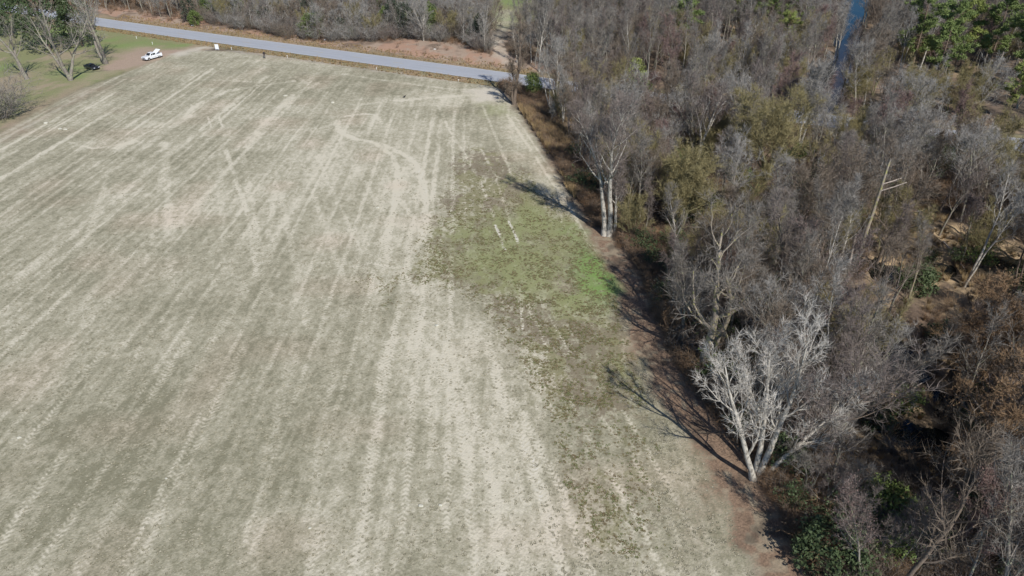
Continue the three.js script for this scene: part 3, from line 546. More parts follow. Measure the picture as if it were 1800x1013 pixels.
// the shapes, shared between copies
const tall = []; for (let k = 0; k < 7; k++) tall.push(bareTree(100 + k, { h: 13 + (k % 4), r: 0.17 + 0.02 * (k % 3), n: [13, 6, 4, 4], ang: [0.62, 0.62, 0.7], len: [0.3, 0.46, 0.5], bare: 0.34, trop: 0.12, wob: 0.13, tw: 0.031, tl: 0.75, stems: k % 3 === 1 ? [[0.04, 0], [-0.12, 0.08, 0.85]] : [[(k - 3) * 0.02, 0.02]] }));
const wide = []; for (let k = 0; k < 4; k++) wide.push(bareTree(200 + k, { h: 10.5 + k, r: 0.2, n: [12, 6, 5, 4], ang: [0.85, 0.7, 0.7], len: [0.42, 0.48, 0.5], bare: 0.26, trop: 0.11, wob: 0.2, tw: 0.031, tl: 0.75, round: true, stems: k % 2 ? [[0.1, 0.05], [-0.14, -0.05, 0.9]] : [[0.03, 0.02]] }));
const broom = []; for (let k = 0; k < 3; k++) broom.push(bareTree(300 + k, { h: 8.2 + k * 0.8, r: 0.13, n: [9, 7, 5, 6], ang: [0.55, 0.5, 0.6], len: [0.5, 0.46, 0.5], bare: 0.18, trop: 0.1, wob: 0.12, tw: 0.031, tl: 0.6, stems: [[0.25, 0.05], [-0.28, 0.1], [0.02, -0.3], [0.05, 0.3, 0.9]], buds: 2600, budSize: 0.045 }));
const sap = []; for (let k = 0; k < 4; k++) sap.push(bareTree(400 + k, { h: 6.5 + k, r: 0.065, n: [11, 5, 3, 4], ang: [0.55, 0.6, 0.7], len: [0.26, 0.45, 0.5], bare: 0.3, trop: 0.14, wob: 0.13, tw: 0.031, tl: 0.55, stems: k % 2 ? [[0.05, 0], [-0.15, 0.1, 0.8]] : [[0.02, 0]] }));
const budded = []; for (let k = 0; k < 3; k++) budded.push(bareTree(500 + k, { h: 11 + k, r: 0.15, n: [13, 6, 4, 5], ang: [0.66, 0.62, 0.7], len: [0.34, 0.46, 0.5], bare: 0.3, trop: 0.13, wob: 0.14, tw: 0.031, tl: 0.7, buds: 2200, budSize: 0.05, stems: [[0.03, 0.02]] }));
const pines = [0, 1, 2].map(k => pineTree(600 + k, 15 + k * 1.5));
const hollies = [0, 1].map(k => leafyTree(640 + k, 5 + k, 2.1, 90, 0.55, 30, 0.1));
const shrubs = [0, 1, 2, 3].map(k => brush(700 + k, { stems: 22, h: 2.3 + 0.35 * k, r: 0.018, spread: 0.75, sub: 7, tw4: 5, tw: 0.015 }));
const privets = [0, 1].map(k => brush(740 + k, { stems: 16, h: 2.4, r: 0.02, spread: 0.8, sub: 6, tw4: 2, leaves: 9, leafSize: 0.15 }));
for (const l of [tall, wide, broom, sap, budded, pines, hollies, shrubs, privets]) for (const g of l) barkUV(g.wood);

const counts = {};
function plant(name, shape, barkM, fineM, x, z, scale, turn, label, category, group, opt = {}) {
  const o = thing(name, x, (opt.y ?? hGround(x, z)), z, turn); o.scale.set(scale * (opt.sx ?? 1), scale * (opt.sy ?? 1), scale * (opt.sx ?? 1));
  if (opt.tilt) { o.rotation.order = 'ZXY'; o.rotation.z = opt.tilt[0]; o.rotation.x = opt.tilt[1]; }
  mesh(opt.stemName ?? 'trunk', shape.wood, barkM, o); mesh(opt.crownName ?? 'crown', shape.fine, fineM, o);
  if (shape.buds) mesh('buds', shape.buds, opt.budMat ?? fineM, o);
  counts[name] = (counts[name] || 0) + 1;
  return tag(o, label, category, group);
}
function one(name, geo, barkM, fineM, px, py, scale, turn, label, opt = {}) { const [x, z] = G(px, py); barkUV(geo.wood); return plant(name, geo, barkM, fineM, x, z, scale, turn, label, opt.category ?? 'tree', opt.group, opt); }
const LANDMARKS = [[1332, 838, 'the big whitish forked tree'], [1236, 652, 'the thick crooked lichen tree'], [1070, 414, 'the tall pale-trunked edge tree'], [903, 184, 'the brown ragged road tree'], [1195, 408, 'the rounded olive-yellow tree'], [1345, 318, 'the widest olive-yellow tree'], [1223, 292, 'the forked whitish trunk'], [1405, 262, 'the silvery grey tree'], [1672, 880, 'the large rusty cypress'], [1765, 690, 'the low broad cypress'], [1688, 970, 'the pale leaning corner tree'], [1504, 464, 'the pronged dead trunk'], [1482, 528, 'the barkless dead trunk'], [1590, 364, 'the fallen log'], [1107, 165, 'the lone bright evergreen'], [1612, 500, 'the rounded swamp evergreen'], [1345, 75, 'the pine row'], [1690, 125, 'the top right pine stand'], [1770, 205, 'the lone right-edge pine'], [1195, 105, 'the lone top-centre pine'], [1500, 60, 'the blue stream'], [548, 67, 'the yellow-green round cedar'], [840, 86, 'the dark bank cedar'], [335, 42, 'the dark cedar beyond the sign'], [412, 30, 'the second dark cedar'], [745, 76, 'the broad grey bank tree'], [470, 44, 'the pale tree behind the person'], [620, 66, 'the pale tree beside the round cedar'], [665, 50, 'the mid-green holly'], [880, 70, 'the sandy track'], [1625, 300, 'the dark evergreen thicket'], [1445, 985, 'the dark bottom-corner bush'], [1560, 905, 'the yellow-green leafy bush'], [1460, 395, 'the dull green wood evergreen'], [977, 201, 'the white-stemmed corner tree'], [1700, 492, 'the twin grey stems'], [240, 20, 'the far left road bend'], [1050, 165, 'the hidden road end']].map(([a, b, n]) => [...G(a, b), n]);
const unnamed = [];                                      // [object, what it is, category]
function nameThem() {
  const by = new Map(), nth = ['closest', 'second closest', 'third closest', 'fourth closest', 'fifth closest', 'sixth closest', 'seventh closest', 'eighth closest', 'ninth closest', 'tenth closest'];
  for (const [o, what, category] of unnamed) {
    let best = null, bd = 1e9; for (const l of LANDMARKS) { const d = Math.hypot(o.position.x - l[0], (o.position.z - l[1])); if (d < bd) { bd = d; best = l; } }
    const dx = o.position.x - best[0] * (o.position.z / best[1]), dz = o.position.z - best[1], side = Math.abs(dx) > Math.abs(dz) * 0.8 ? (dx < 0 ? 'left of' : 'right of') : dz < 0 ? 'behind' : 'in front of', k = `${what}|${side} ${best[2]}`;
    if (!by.has(k)) by.set(k, []); by.get(k).push([bd, o, category]);
  }
  for (const [k, list] of by) { const [what, rel] = k.split('|'); list.sort((a, b) => a[0] - b[0]); list.forEach(([, o, category], i) => tag(o, list.length === 1 ? `${what} ${rel}` : i < 10 ? `${what}, ${nth[i]} ${rel}` : `${what}, farther off ${rel}`, category, `${what}s`)); }
}
const occupied = [];                                     // [x, z, keep-clear radius]
const keep = (px, py, rad) => occupied.push([...G(px, py), rad]);

// ---------------------------------------------------------------- trees one can name
{
  const T = 'bare_tree';
  one('pale_tree', bareTree(11, { h: 14.5, r: 0.3, n: [10, 8, 6, 4], ang: [0.72, 0.55, 0.55], len: [0.42, 0.44, 0.46], bare: 0.24, trop: 0.09, wob: 0.13, tw: 0.026, tl: 0.6, stems: [[0.26, -0.14, 1], [-0.42, 0, 0.88, -0.45, 0.2], [0.0, -0.28, 0.85, 0, -0.2], [0.6, 0.1, 0.74, 0.4, 0.2]] }), bark.pale, twig.pale, 1332, 838, 1, 0.2, 'big whitish forked leafless tree overhanging the field edge, nearest to the viewer'); keep(1332, 838, 4.2);
  one('old_tree', bareTree(21, { h: 15.5, r: 0.52, n: [9, 7, 5, 4], ang: [0.95, 0.75, 0.75], len: [0.52, 0.48, 0.5], bare: 0.3, trop: 0.08, wob: 0.34, tw: 0.03, tl: 0.85, stems: [[0.03, 0.02], [0.3, -0.1, 0.8, 0.1, 0]] }), bark.lichen, twig.grey, 1236, 652, 1, 1.1, 'thick crooked old tree with yellowish lichen limbs beside the green field patch'); keep(1236, 652, 3.6);
  one('tall_tree', bareTree(31, { h: 19, r: 0.4, n: [15, 7, 5, 5], ang: [0.72, 0.65, 0.7], len: [0.3, 0.48, 0.5], bare: 0.42, trop: 0.13, wob: 0.16, tw: 0.028, tl: 0.85, stems: [[-0.01, -0.02], [-0.05, -0.05, 0.9, -0.5, -0.3], [0.1, 0, 0.5, 0.7, 0.2]] }), bark.pale, twig.mauve, 1070, 414, 1, 0.4, 'tall pale-trunked tree at the field edge beside the dark thicket'); keep(1070, 414, 3);
  one('road_tree', bareTree(41, { h: 17, r: 0.42, n: [16, 6, 5, 5], ang: [0.8, 0.7, 0.7], len: [0.26, 0.46, 0.5], bare: 0.34, trop: 0.08, wob: 0.26, tw: 0.03, tl: 0.8, stems: [[-0.04, 0], [-0.35, 0.05, 0.5, 0, 0]] }), bark.brown, twig.brown, 903, 184, 1, 0.6, 'brown ragged tree where the field corner meets the road'); keep(903, 184, 3);
  one('budding_tree', bareTree(51, { h: 9, r: 0.2, n: [10, 8, 6, 7], ang: [0.7, 0.55, 0.6], len: [0.55, 0.46, 0.5], bare: 0.16, trop: 0.08, wob: 0.16, tw: 0.028, tl: 0.7, stems: [[0.3, 0.1], [-0.32, 0.05], [0, -0.35], [-0.05, 0.3, 0.9]], buds: 9000, budSize: 0.055 }), bark.olive, twig.olive, 1195, 408, 1.12, 0, 'rounded olive-yellow budding tree just right of the tall pale trunk'); keep(1195, 408, 4.6);
  one('budding_tree', bareTree(52, { h: 10.5, r: 0.22, n: [11, 8, 6, 7], ang: [0.8, 0.55, 0.6], len: [0.6, 0.46, 0.5], bare: 0.16, trop: 0.08, wob: 0.16, tw: 0.03, tl: 0.75, stems: [[0.4, 0.1], [-0.45, 0.05], [0.05, -0.35], [-0.1, 0.3, 0.9]], buds: 9000, budSize: 0.06 }), bark.olive, twig.olive, 1345, 318, 1.2, 0.8, 'widest olive-yellow budding tree, in the middle of the wood'); keep(1345, 318, 7);
  one('whitish_tree', bareTree(61, { h: 13.5, r: 0.34, n: [8, 6, 5, 4], ang: [0.7, 0.7, 0.7], len: [0.42, 0.46, 0.5], bare: 0.42, trop: 0.14, wob: 0.22, tw: 0.031, tl: 0.8, stems: [[0.02, 0], [0.14, 0.02, 0.95]] }), bark.pale, twig.mauve, 1223, 292, 1, 0, 'forked whitish trunk rising behind the thicket left of the olive tree'); keep(1223, 292, 2.4);
  one('silver_tree', bareTree(62, { h: 14, r: 0.24, n: [13, 7, 6, 6], ang: [0.7, 0.65, 0.7], len: [0.36, 0.46, 0.5], bare: 0.3, trop: 0.12, wob: 0.16, tw: 0.034, tl: 0.85, stems: [[0.05, 0], [-0.15, 0.05, 0.9]] }), bark.pale, twig.silver, 1405, 262, 1.05, 0, 'silvery grey leafless tree behind the widest olive tree'); keep(1405, 262, 4);
  one('cypress_tree', bareTree(71, { h: 15, r: 0.6, n: [18, 7, 6, 6], ang: [1.05, 0.75, 0.75], len: [0.36, 0.46, 0.5], bare: 0.36, trop: 0.02, wob: 0.2, tw: 0.034, tl: 0.7, stems: [[0.06, 0.04]], buds: 4200, budSize: 0.06 }), bark.brown, twig.rust, 1672, 880, 1, 0, 'large rusty brown cypress with a thick trunk at the lower right'); keep(1672, 880, 3.5);
  one('cypress_tree', bareTree(72, { h: 10, r: 0.35, n: [16, 7, 6, 6], ang: [1.05, 0.75, 0.75], len: [0.5, 0.46, 0.5], bare: 0.2, trop: 0.02, wob: 0.24, tw: 0.034, tl: 0.7, stems: [[0.04, 0.02]], buds: 4200, budSize: 0.06 }), bark.brown, twig.rust, 1765, 690, 1.15, 0, 'low broad rusty brown cypress at the right edge behind the large one'); keep(1765, 690, 4);
  one('cypress_tree', bareTree(74, { h: 9, r: 0.28, n: [14, 7, 6, 6], ang: [1.0, 0.75, 0.75], len: [0.5, 0.46, 0.5], bare: 0.2, trop: 0.04, wob: 0.24, tw: 0.034, tl: 0.7, stems: [[0.02, 0.02]], buds: 4200, budSize: 0.06 }), bark.brown, twig.rust, 1670, 660, 1, 0, 'smaller rusty brown cypress left of the low broad one, beside the dark pool'); keep(1670, 660, 3.5);
  one('leaning_tree', bareTree(73, { h: 13, r: 0.26, n: [12, 6, 5, 5], ang: [0.8, 0.7, 0.7], len: [0.36, 0.46, 0.5], bare: 0.38, trop: 0.08, wob: 0.2, tw: 0.03, tl: 0.8, stems: [[0.28, -0.06]] }), bark.pale, twig.silver, 1688, 970, 1, 0, 'pale leaning tree in the lower right corner of the wood'); keep(1688, 970, 2.5);
  const skinny = s => bareTree(s, { h: 14, r: 0.17, n: [12, 5, 4, 4], ang: [0.6, 0.6, 0.7], len: [0.24, 0.46, 0.5], bare: 0.55, trop: 0.12, wob: 0.16, tw: 0.024, tl: 0.7, stems: [[0.06, 0], [-0.02, -0.06, 0.9]] });
  one('slim_tree', skinny(81), bark.pale, twig.silver, 1700, 492, 1.05, 0, 'twin slim grey stems in the straw-coloured swamp opening, right of the fallen log'); keep(1700, 492, 2);
  one('slim_tree', skinny(82), bark.grey, twig.grey, 1573, 372, 1.0, 1, 'slim trunk standing behind the fallen log'); keep(1573, 372, 1.5);
  one('slim_tree', skinny(83), bark.grey, twig.brown, 1560, 560, 0.75, 2, 'thin slanting tree at the near rim of the swamp opening, left of the evergreen bush', { tilt: [-0.12, 0] });
  one('slim_tree', skinny(84), bark.lichen, twig.grey, 1600, 520, 0.7, 4, 'thin tree with few branches beside the evergreen bush in the swamp opening');
  one('slim_tree', skinny(85), bark.grey, twig.grey, 1520, 338, 0.95, 3, 'slim bent tree left of the broken dead trunk with two prongs'); keep(1520, 338, 1.4);
  one('slim_tree', skinny(86), bark.pale, twig.silver, 977, 201, 0.95, 0, 'white-stemmed slim tree near the field corner, left of the other white stem');
  one('slim_tree', skinny(87), bark.pale, twig.silver, 966, 192, 0.8, 1.4, 'second white-stemmed slim tree by the field corner, shorter than its neighbour');
  one('slim_tree', skinny(88), bark.brown, twig.brown, 1780, 520, 0.9, 1.4, 'dark slim tree at the right edge of the swamp opening');
  one('slim_tree', skinny(89), bark.grey, twig.olive, 1745, 425, 0.95, 2.4, 'yellowish slim tree behind the twin grey stems'); keep(1745, 425, 1.5);
  // left of the field
  const oak = (s, st) => bareTree(s, { h: 19, r: 0.46, n: [8, 6, 4, 3], ang: [0.75, 0.7, 0.7], len: [0.42, 0.48, 0.5], bare: 0.3, trop: 0.1, wob: 0.22, tw: 0.034, tl: 0.7, stems: st });
  one('lawn_tree', oak(91, [[0.02, 0], [0.16, 0.05, 0.8], [-0.28, 0, 0.75]]), bark.grey, twig.silver, 186, 112, 1.05, 0, 'tall grey leafless tree between the white pickup and the dark car'); keep(186, 112, 5);
  one('lawn_tree', oak(92, [[-0.1, 0], [0.16, 0, 0.85], [-0.45, 0.05, 0.8]]), bark.grey, twig.grey, 124, 141, 0.95, 0, 'spreading bare tree with three limbs left of the dark car'); keep(124, 141, 5);
  one('lawn_tree', oak(93, [[-0.12, 0], [-0.3, 0.1, 0.7]]), bark.grey, twig.grey, 48, 139, 0.9, 0, 'leaning bare tree on the lawn at the left edge'); keep(48, 139, 4);
  one('thicket_shrub', brush(94, { stems: 46, h: 5.5, r: 0.035, spread: 1.3, sub: 9, tw4: 6, tw: 0.03, tl: 0.7 }), bark.grey, twig.grey, 6, 208, 1.7, 0, 'large bare thicket shrub at the left edge of the picture', { category: 'shrub', stemName: 'stems', crownName: 'twigs' });
  for (const [px, py, k, label] of [[1412, 868, 0.55, 'small fuzzy grey tree crowding the right foot of the big whitish tree'], [1460, 850, 0.62, 'fuzzy mauve-grey small tree right of the big whitish tree'], [1500, 880, 0.55, 'mauve-grey small tree left of the yellow-green leafy bush'], [1440, 905, 0.45, 'low fuzzy grey tree in front of the mauve-grey ones'], [1475, 790, 0.5, 'small grey tree at the edge of the dark pool'], [1620, 940, 0.4, 'low twiggy grey tree behind the leafy bush near the bottom edge'], [1750, 905, 0.5, 'twiggy reddish small tree at the right edge near the bottom'], [1545, 985, 0.4, 'low brown twiggy tree at the bottom edge of the wood']]) one('small_tree', wide[Math.round(px) % 4], bark.grey, py % 2 ? twig.mauve : twig.grey, px, py, k, px, label);
  for (const [px, py, k, t, label] of [[745, 76, 0.95, twig.silver, 'broad grey tree standing forward on the reddish bank beyond the road'], [792, 62, 0.6, twig.brown, 'small spreading tree on the bank left of the dark narrow cedar'], [846, 88, 0.95, twig.grey, 'bushy grey tree beside the dark narrow cedar on the bank'], [620, 66, 0.8, twig.silver, 'pale grey tree at the wood edge right of the yellow-green cedar'], [470, 44, 0.85, twig.silver, 'pale spreading tree at the wood edge behind the person']]) one('bank_tree', wide[Math.round(px) % 4], bark.pale, t, px, py, k, px, label);
  // a few evergreens one can point at
  for (const [px, py, h, w, m, label, cone] of [
    [88, 88, 17, 7.6, leaf.holly, 'largest dark evergreen tree on the lawn behind the bare trees', 0], [145, 82, 13, 4.6, leaf.privet, 'smaller dark evergreen beside the tall grey tree on the lawn', 0], [22, 62, 16, 6.5, leaf.holly, 'dark evergreen at the upper left corner of the lawn', 0],
    [548, 67, 6, 3.1, leaf.ivy, 'yellow-green round cedar standing forward of the wood beyond the road', 0], [840, 86, 7.5, 2.3, leaf.cedar, 'dark narrow cedar on the reddish bank beside the sandy track', 1], [665, 44, 6.5, 2.4, leaf.privet, 'mid-green holly in the wood edge beyond the road', 0], [335, 42, 11, 2.5, leaf.cedar, 'dark narrow cedar at the wood edge beyond the road sign', 1], [345, 46, 4, 1.8, leaf.ivy, 'small bright bush under the dark narrow cedar beyond the road', 0], [412, 30, 8, 2.6, leaf.cedar, 'second dark cedar deeper in the wood beyond the road', 1],
    [1107, 165, 7.5, 2.6, leaf.pineLight, 'lone bright green evergreen in the grey wood just before the road', 0], [1118, 172, 4, 3, leaf.ivy, 'low bright bush under the lone bright evergreen', 0], [935, 165, 4.5, 1.6, leaf.ivy, 'ivy-green bush between the ragged road tree and the white stems', 0], [1612, 500, 3.6, 1.8, leaf.privet, 'rounded evergreen bush in the swamp opening', 0], [1378, 600, 6.5, 1.9, leaf.privet, 'green ivy-covered bush behind the big whitish tree', 0], [1460, 395, 6.0, 2.4, leaf.privet, 'dull green evergreen in the wood left of the broken dead trunk', 0], [1445, 985, 3.4, 2.6, leaf.holly, 'dark green evergreen bush in the near bottom corner of the wood', 0], [1560, 905, 2.6, 2.6, leaf.ivy, 'yellow-green leafy bush in front of the large cypress', 0], [1625, 300, 6, 3.2, leaf.holly, 'dark evergreen thicket behind the swamp opening', 0], [1680, 285, 5.5, 3, leaf.privet, 'green evergreen thicket behind the swamp opening, right of the darker one', 0],
  ]) one('evergreen_bush', leafyTree(Math.round(px + py * 7), h, w, Math.round(40 + w * 32), 0.62, px < 400 ? 30 : 34, 0.12 + h * 0.012, cone), bark.brown, m, px, py, 1, 1, label, { category: 'evergreen' });
}
// pines at the top right
{
  const r = rng(61);
  const P = [[1195, 105, 0, 'pine standing alone at the top centre of the wood'], [1300, 62, 1, 'pine in the row at the top, left of the stream'], [1345, 75, 2, 'second pine in the row left of the stream'], [1385, 68, 0, 'third pine in the row, nearest to the stream'], [1375, 110, 1, 'shorter pine just in front of the row left of the stream'], [1602, 125, 2, 'leftmost tall pine right of the stream'], [1642, 152, 1, 'bright tall pine right of the stream, in front of the other pines'], [1678, 120, 0, 'tall pine behind the bright pine, top right'], [1735, 128, 2, 'tall shaded pine in the top right stand, second from the right'], [1792, 150, 1, 'tall pine at the right edge of the top right stand'], [1770, 205, 0, 'shorter pine alone at the right edge, in front of the road'], [1768, 95, 1, 'pine at the back of the top right stand'], [1822, 110, 2, 'pine cut by the top right corner']];
  P.forEach(([px, py, k, label], i) => { const [x, z] = G(px, py); plant('pine_tree', pines[k], bark.pine, i % 3 === 1 ? leaf.pineLight : leaf.pine, x, z, i === 10 || i === 4 ? 0.72 : 0.95 + 0.2 * r(), r() * 6, label, 'pine'); occupied.push([x, z, 3.4]); });
}
// dead trunks and a fallen log
{
  const snag = (name, a, h, rad, lean, prongs, label, m) => {
    const [x, z] = G(...a), o = thing(name, x, hGround(x, z), z), t = new MB(), r = rng(Math.round(h * 100)); const pts = [], rd = [];
    for (let k = 0; k <= 9; k++) { const u = k / 9; pts.push([lean[0] * h * u + (r() - 0.5) * 0.08, h * u - 0.2, lean[1] * h * u + (r() - 0.5) * 0.08]); rd.push(rad * (1 - u * 0.55) * (k === 0 ? 1.3 : 1)); }
    t.tube(pts, rd, 8); t.tube([pts[9], [pts[9][0] + 0.06, pts[9][1] + 0.5, pts[9][2]]], [rd[9], 0.02], 6); mesh('trunk', barkUV(t.geo()), m, o);
    for (const [u, dx, dy, dz, l] of prongs) { const b = new MB(), p = [lean[0] * h * u, h * u, lean[1] * h * u]; b.tube([p, [p[0] + dx * l * 0.55, p[1] + dy * l * 0.5, p[2] + dz * l * 0.5], [p[0] + dx * l, p[1] + dy * l, p[2] + dz * l]], [0.09, 0.075, 0.05], 5); mesh('broken_branch', barkUV(b.geo()), bark.dead, o); }
    return tag(o, label, 'dead tree');
  };
  snag('dead_trunk', [1504, 464], 14.5, 0.3, [0.05, -0.03], [[0.8, 0.9, 0.35, 0, 2.3], [0.74, 0.9, 0.42, 0.1, 3.0], [0.33, 0.5, 0.5, 0.5, 0.9]], 'tall broken dead trunk with two pale prongs at the left of the swamp opening', bark.lichen); keep(1504, 464, 2);
  snag('dead_trunk', [1482, 528], 9.5, 0.24, [-0.06, -0.02], [], 'pale barkless dead trunk left of the tall broken one', bark.dead); keep(1482, 528, 1.5);
  snag('dead_trunk', [1548, 372], 2.6, 0.2, [0.05, 0], [], 'short broken stump at the left end of the fallen log', bark.dead);
  const [x0, z0] = G(1554, 358), [x1, z1] = G(1622, 372), t = new MB(), y0 = hGround(x0, z0), y1 = hGround(x1, z1), o = thing('fallen_log', x0, Math.max(y0, WATER) + 0.42, z0);
  t.tube([[0, 0, 0], [(x1 - x0) * 0.5, (y1 - y0) * 0.5 - 0.02, (z1 - z0) * 0.5 + 0.1], [x1 - x0, Math.max(y1, WATER) - Math.max(y0, WATER) - 0.05, z1 - z0]], [0.33, 0.3, 0.24], 9); mesh('log', barkUV(t.geo()), bark.dead, o); tag(o, 'grey fallen log lying across the straw-coloured swamp opening', 'log');
  for (const [a, b, rad, label] of [[[1480, 720], [1555, 690], 0.14, 'thin fallen trunk lying over the dark pool behind the big whitish tree'], [[1660, 420], [1700, 470], 0.12, 'thin fallen stem beside the twin grey stems'], [[1590, 690], [1640, 655], 0.1, 'pale fallen branch on the hummocks left of the low cypress']]) { const p = G(...a), q = G(...b), g = new MB(), yy = Math.max(hGround(...p), WATER), yq = Math.max(hGround(...q), WATER), f = thing('fallen_branch', p[0], yy + 0.16, p[1]); g.tube([[0, 0, 0], [(q[0] - p[0]) * 0.5, (yq - yy) * 0.5 + 0.2, (q[1] - p[1]) * 0.5], [q[0] - p[0], yq - yy, q[1] - p[1]]], [rad, rad * 0.8, rad * 0.4], 6); mesh('stem', barkUV(g.geo()), bark.dead, f); tag(f, label, 'branch'); }
}
console.log('named trees');

// ---------------------------------------------------------------- the wood: every tree of its own, thinning to a far mass
{
  const r = rng(2024), woodPts = [];
  const streamSight = GP([[1488, -20], [1525, -20], [1512, 95], [1496, 100], [1484, 60]]);
  const opening = GP([[1545, 375], [1640, 365], [1720, 400], [1800, 430], [1810, 560], [1700, 560], [1560, 600], [1530, 560], [1555, 470]]);
  const opening2 = GP([[1510, 600], [1620, 590], [1660, 700], [1650, 820], [1570, 840], [1500, 800]]);
  const meadow = GP([[838, -40], [970, -40], [965, 40], [915, 80], [905, 120], [862, 120], [862, 60]]);
  const toPx = (x, y, z) => { const dy = y - EYE, d = -z * cP - dy * sP, v = dy * cP - z * sP; return [900 + FOCAL * x / d, 506.5 - FOCAL * v / d, FOCAL / d]; };
  // things the photograph shows clear of nearer trees: [left, top, right, bottom, how strictly, distance of the thing]
  const clearOf = [[1483, 5, 1525, 95, 0.8, 190], [1440, 100, 1475, 150, 0.7, 170], [1535, 358, 1810, 545, 0.99, 72], [1560, 200, 1800, 300, 0.35, 125], [1520, 565, 1655, 835, 0.97, 45], [1660, 560, 1810, 760, 0.85, 50], [1140, 300, 1272, 400, 0.95, 86], [1255, 222, 1430, 312, 0.9, 105], [1570, 0, 1700, 120, 1, 165], [1705, 0, 1810, 115, 0.97, 168], [1752, 105, 1800, 190, 0.95, 140], [1182, 0, 1212, 45, 0.95, 180], [1285, 0, 1400, 55, 0.9, 190], [1088, 112, 1130, 158, 0.95, 155], [1492, 300, 1575, 460, 0.95, 78], [1055, 280, 1095, 412, 0.97, 85], [1185, 440, 1290, 640, 0.85, 60], [1245, 585, 1485, 830, 0.93, 46], [1440, 198, 1490, 222, 0.8, 130], [1620, 224, 1650, 236, 0.8, 122], [1745, 238, 1800, 254, 0.8, 115], [860, 118, 960, 152, 0.9, 158], [1380, 880, 1650, 1013, 0.96, 33], [1218, 190, 1240, 280, 0.9, 110], [1365, 205, 1440, 250, 0.8, 125], [880, 50, 915, 180, 0.95, 140], [240, 40, 900, 90, 0, 0]];
  const blocked = (x, z, h, w) => { const b = toPx(x, 0, z), t = toPx(x, h, z), x0 = Math.min(b[0], t[0]) - w * t[2], x1 = Math.max(b[0], t[0]) + w * t[2]; for (const [l, tp, rt, bt, p, d] of clearOf) if (-z < d - 2 && x1 > l && x0 < rt && b[1] > tp && t[1] < bt && LAT[((Math.floor(x / 2.6) + 300) & 255) | (((Math.floor(-z / 2.6) + 7) & 255) << 8)] < p) return true; return false; };
  const kinds = (x, z, zone) => {
    const n = vn(x / 13 + 5, z / 13 + 8), q = r();
    if (zone === 'near') return q < 0.3 ? 'tall' : q < 0.62 ? 'wide' : q < 0.8 ? 'sap' : q < 0.87 ? 'broom' : n > 0.5 ? 'budded' : 'tall';
    if (x < -2) return q < 0.28 ? 'tall' : q < 0.78 ? 'wide' : q < 0.92 ? 'sap' : 'broom';
    return q < 0.56 ? 'tall' : q < 0.7 ? 'wide' : q < 0.84 ? (n > 0.45 ? 'budded' : 'tall') : q < 0.92 ? 'sap' : 'broom';
  };
  const cell = new Map(), key = (x, z) => Math.floor(x / 3) + '_' + Math.floor(z / 3);
  const free = (x, z, rad) => { for (const [ox, oz, orr] of occupied) if ((x - ox) ** 2 + (z - oz) ** 2 < (orr * 0.8 + rad * 0.4) ** 2) return false; const i = Math.floor(x / 3), j = Math.floor(z / 3); for (let a = -1; a <= 1; a++) for (let b = -1; b <= 1; b++) for (const [px, pz] of cell.get((i + a) + '_' + (j + b)) ?? []) if ((px - x) ** 2 + (pz - z) ** 2 < rad * rad) return false; return true; };
  for (let t = 0; t < 26000; t++) {
    const z = -28 - r() * 240, half = 0.72 * (-z * cP + EYE * sP) + 5, x = lerp(-half, half, r());
    const zr = roadZ(x), u = x - xEdge(z); let zone;
    if (z > zr + 6.5) { if (u < 4.4 || (x < 0 && z > -150)) continue; zone = 'near'; if (x < xEdge(z) + 3.2) continue; if (z < woodEdge[woodEdge.length - 1][1] && x < 4) continue; }
    else if (z < zr - 5.5) { zone = 'far'; const back = x < 4 ? bankDepth(x) : 6; if (zr - z < back + 3 * vn(x / 6, 3)) continue; }
    else continue;
    if (inPoly(x, z, streamSight) || distLine(x, z, streamLine) < 3.6) continue;
    if (inPoly(x, z, meadow)) continue;
    if ((inPoly(x, z, opening) || inPoly(x, z, opening2)) && LAT[((Math.floor(x / 2.6) + 90) & 255) | (((Math.floor(-z / 2.6) + 70) & 255) << 8)] < 0.95) continue;
    if (x < -60 && z > -212 && zone === 'far' && x < -100) { if (z > zr - 14) continue; }
    const rad = z > -90 ? 1.85 : z > -150 ? 2.35 : 2.8, kd = kinds(x, z, zone), hh = { tall: 13, wide: 10, broom: 8, sap: 7, budded: 11 }[kd] * 0.9;
    if (blocked(x, z, hh, hh * 0.2)) continue;
    if (!free(x, z, rad)) continue;
    const kk = key(x, z); if (!cell.has(kk)) cell.set(kk, []); cell.get(kk).push([x, z]);
    woodPts.push([x, z, zone, kd]);
  }
  // nearest first
  woodPts.sort((a, b) => b[1] - a[1]);
  const info = {
    tall: ['slender_tree', tall, (x, z) => z < roadZ(x) && x < 0 ? [bark.pale, r() < 0.6 ? twig.silver : twig.grey] : r() < 0.3 ? [bark.pale, r() < 0.5 ? twig.silver : twig.grey] : r() < 0.45 ? [bark.grey, twig.mauve] : [bark.grey, twig.grey], 'slender bare tree', 300],
    wide: ['spreading_tree', wide, (x, z) => z > -50 ? [bark.brown, r() < 0.5 ? twig.mauve : twig.brown] : r() < (z < roadZ(x) && x < 0 ? 0.75 : 0.5) ? [bark.grey, twig.silver] : [bark.brown, twig.brown], 'spreading bare tree', 300],
    broom: ['olive_tree', broom, () => [bark.olive, twig.olive], 'small olive budding tree', 300],
    sap: ['sapling', sap, (x, z) => z < -50 && r() < 0.4 ? [bark.grey, twig.silver] : [bark.grey, twig.mauve], 'thin bare sapling', 300],
    budded: ['red_budding_tree', budded, () => [bark.grey, r() < 0.6 ? twig.rose : twig.mauve], 'reddish budding tree', 300],
  };
  const used = {}, far = {};
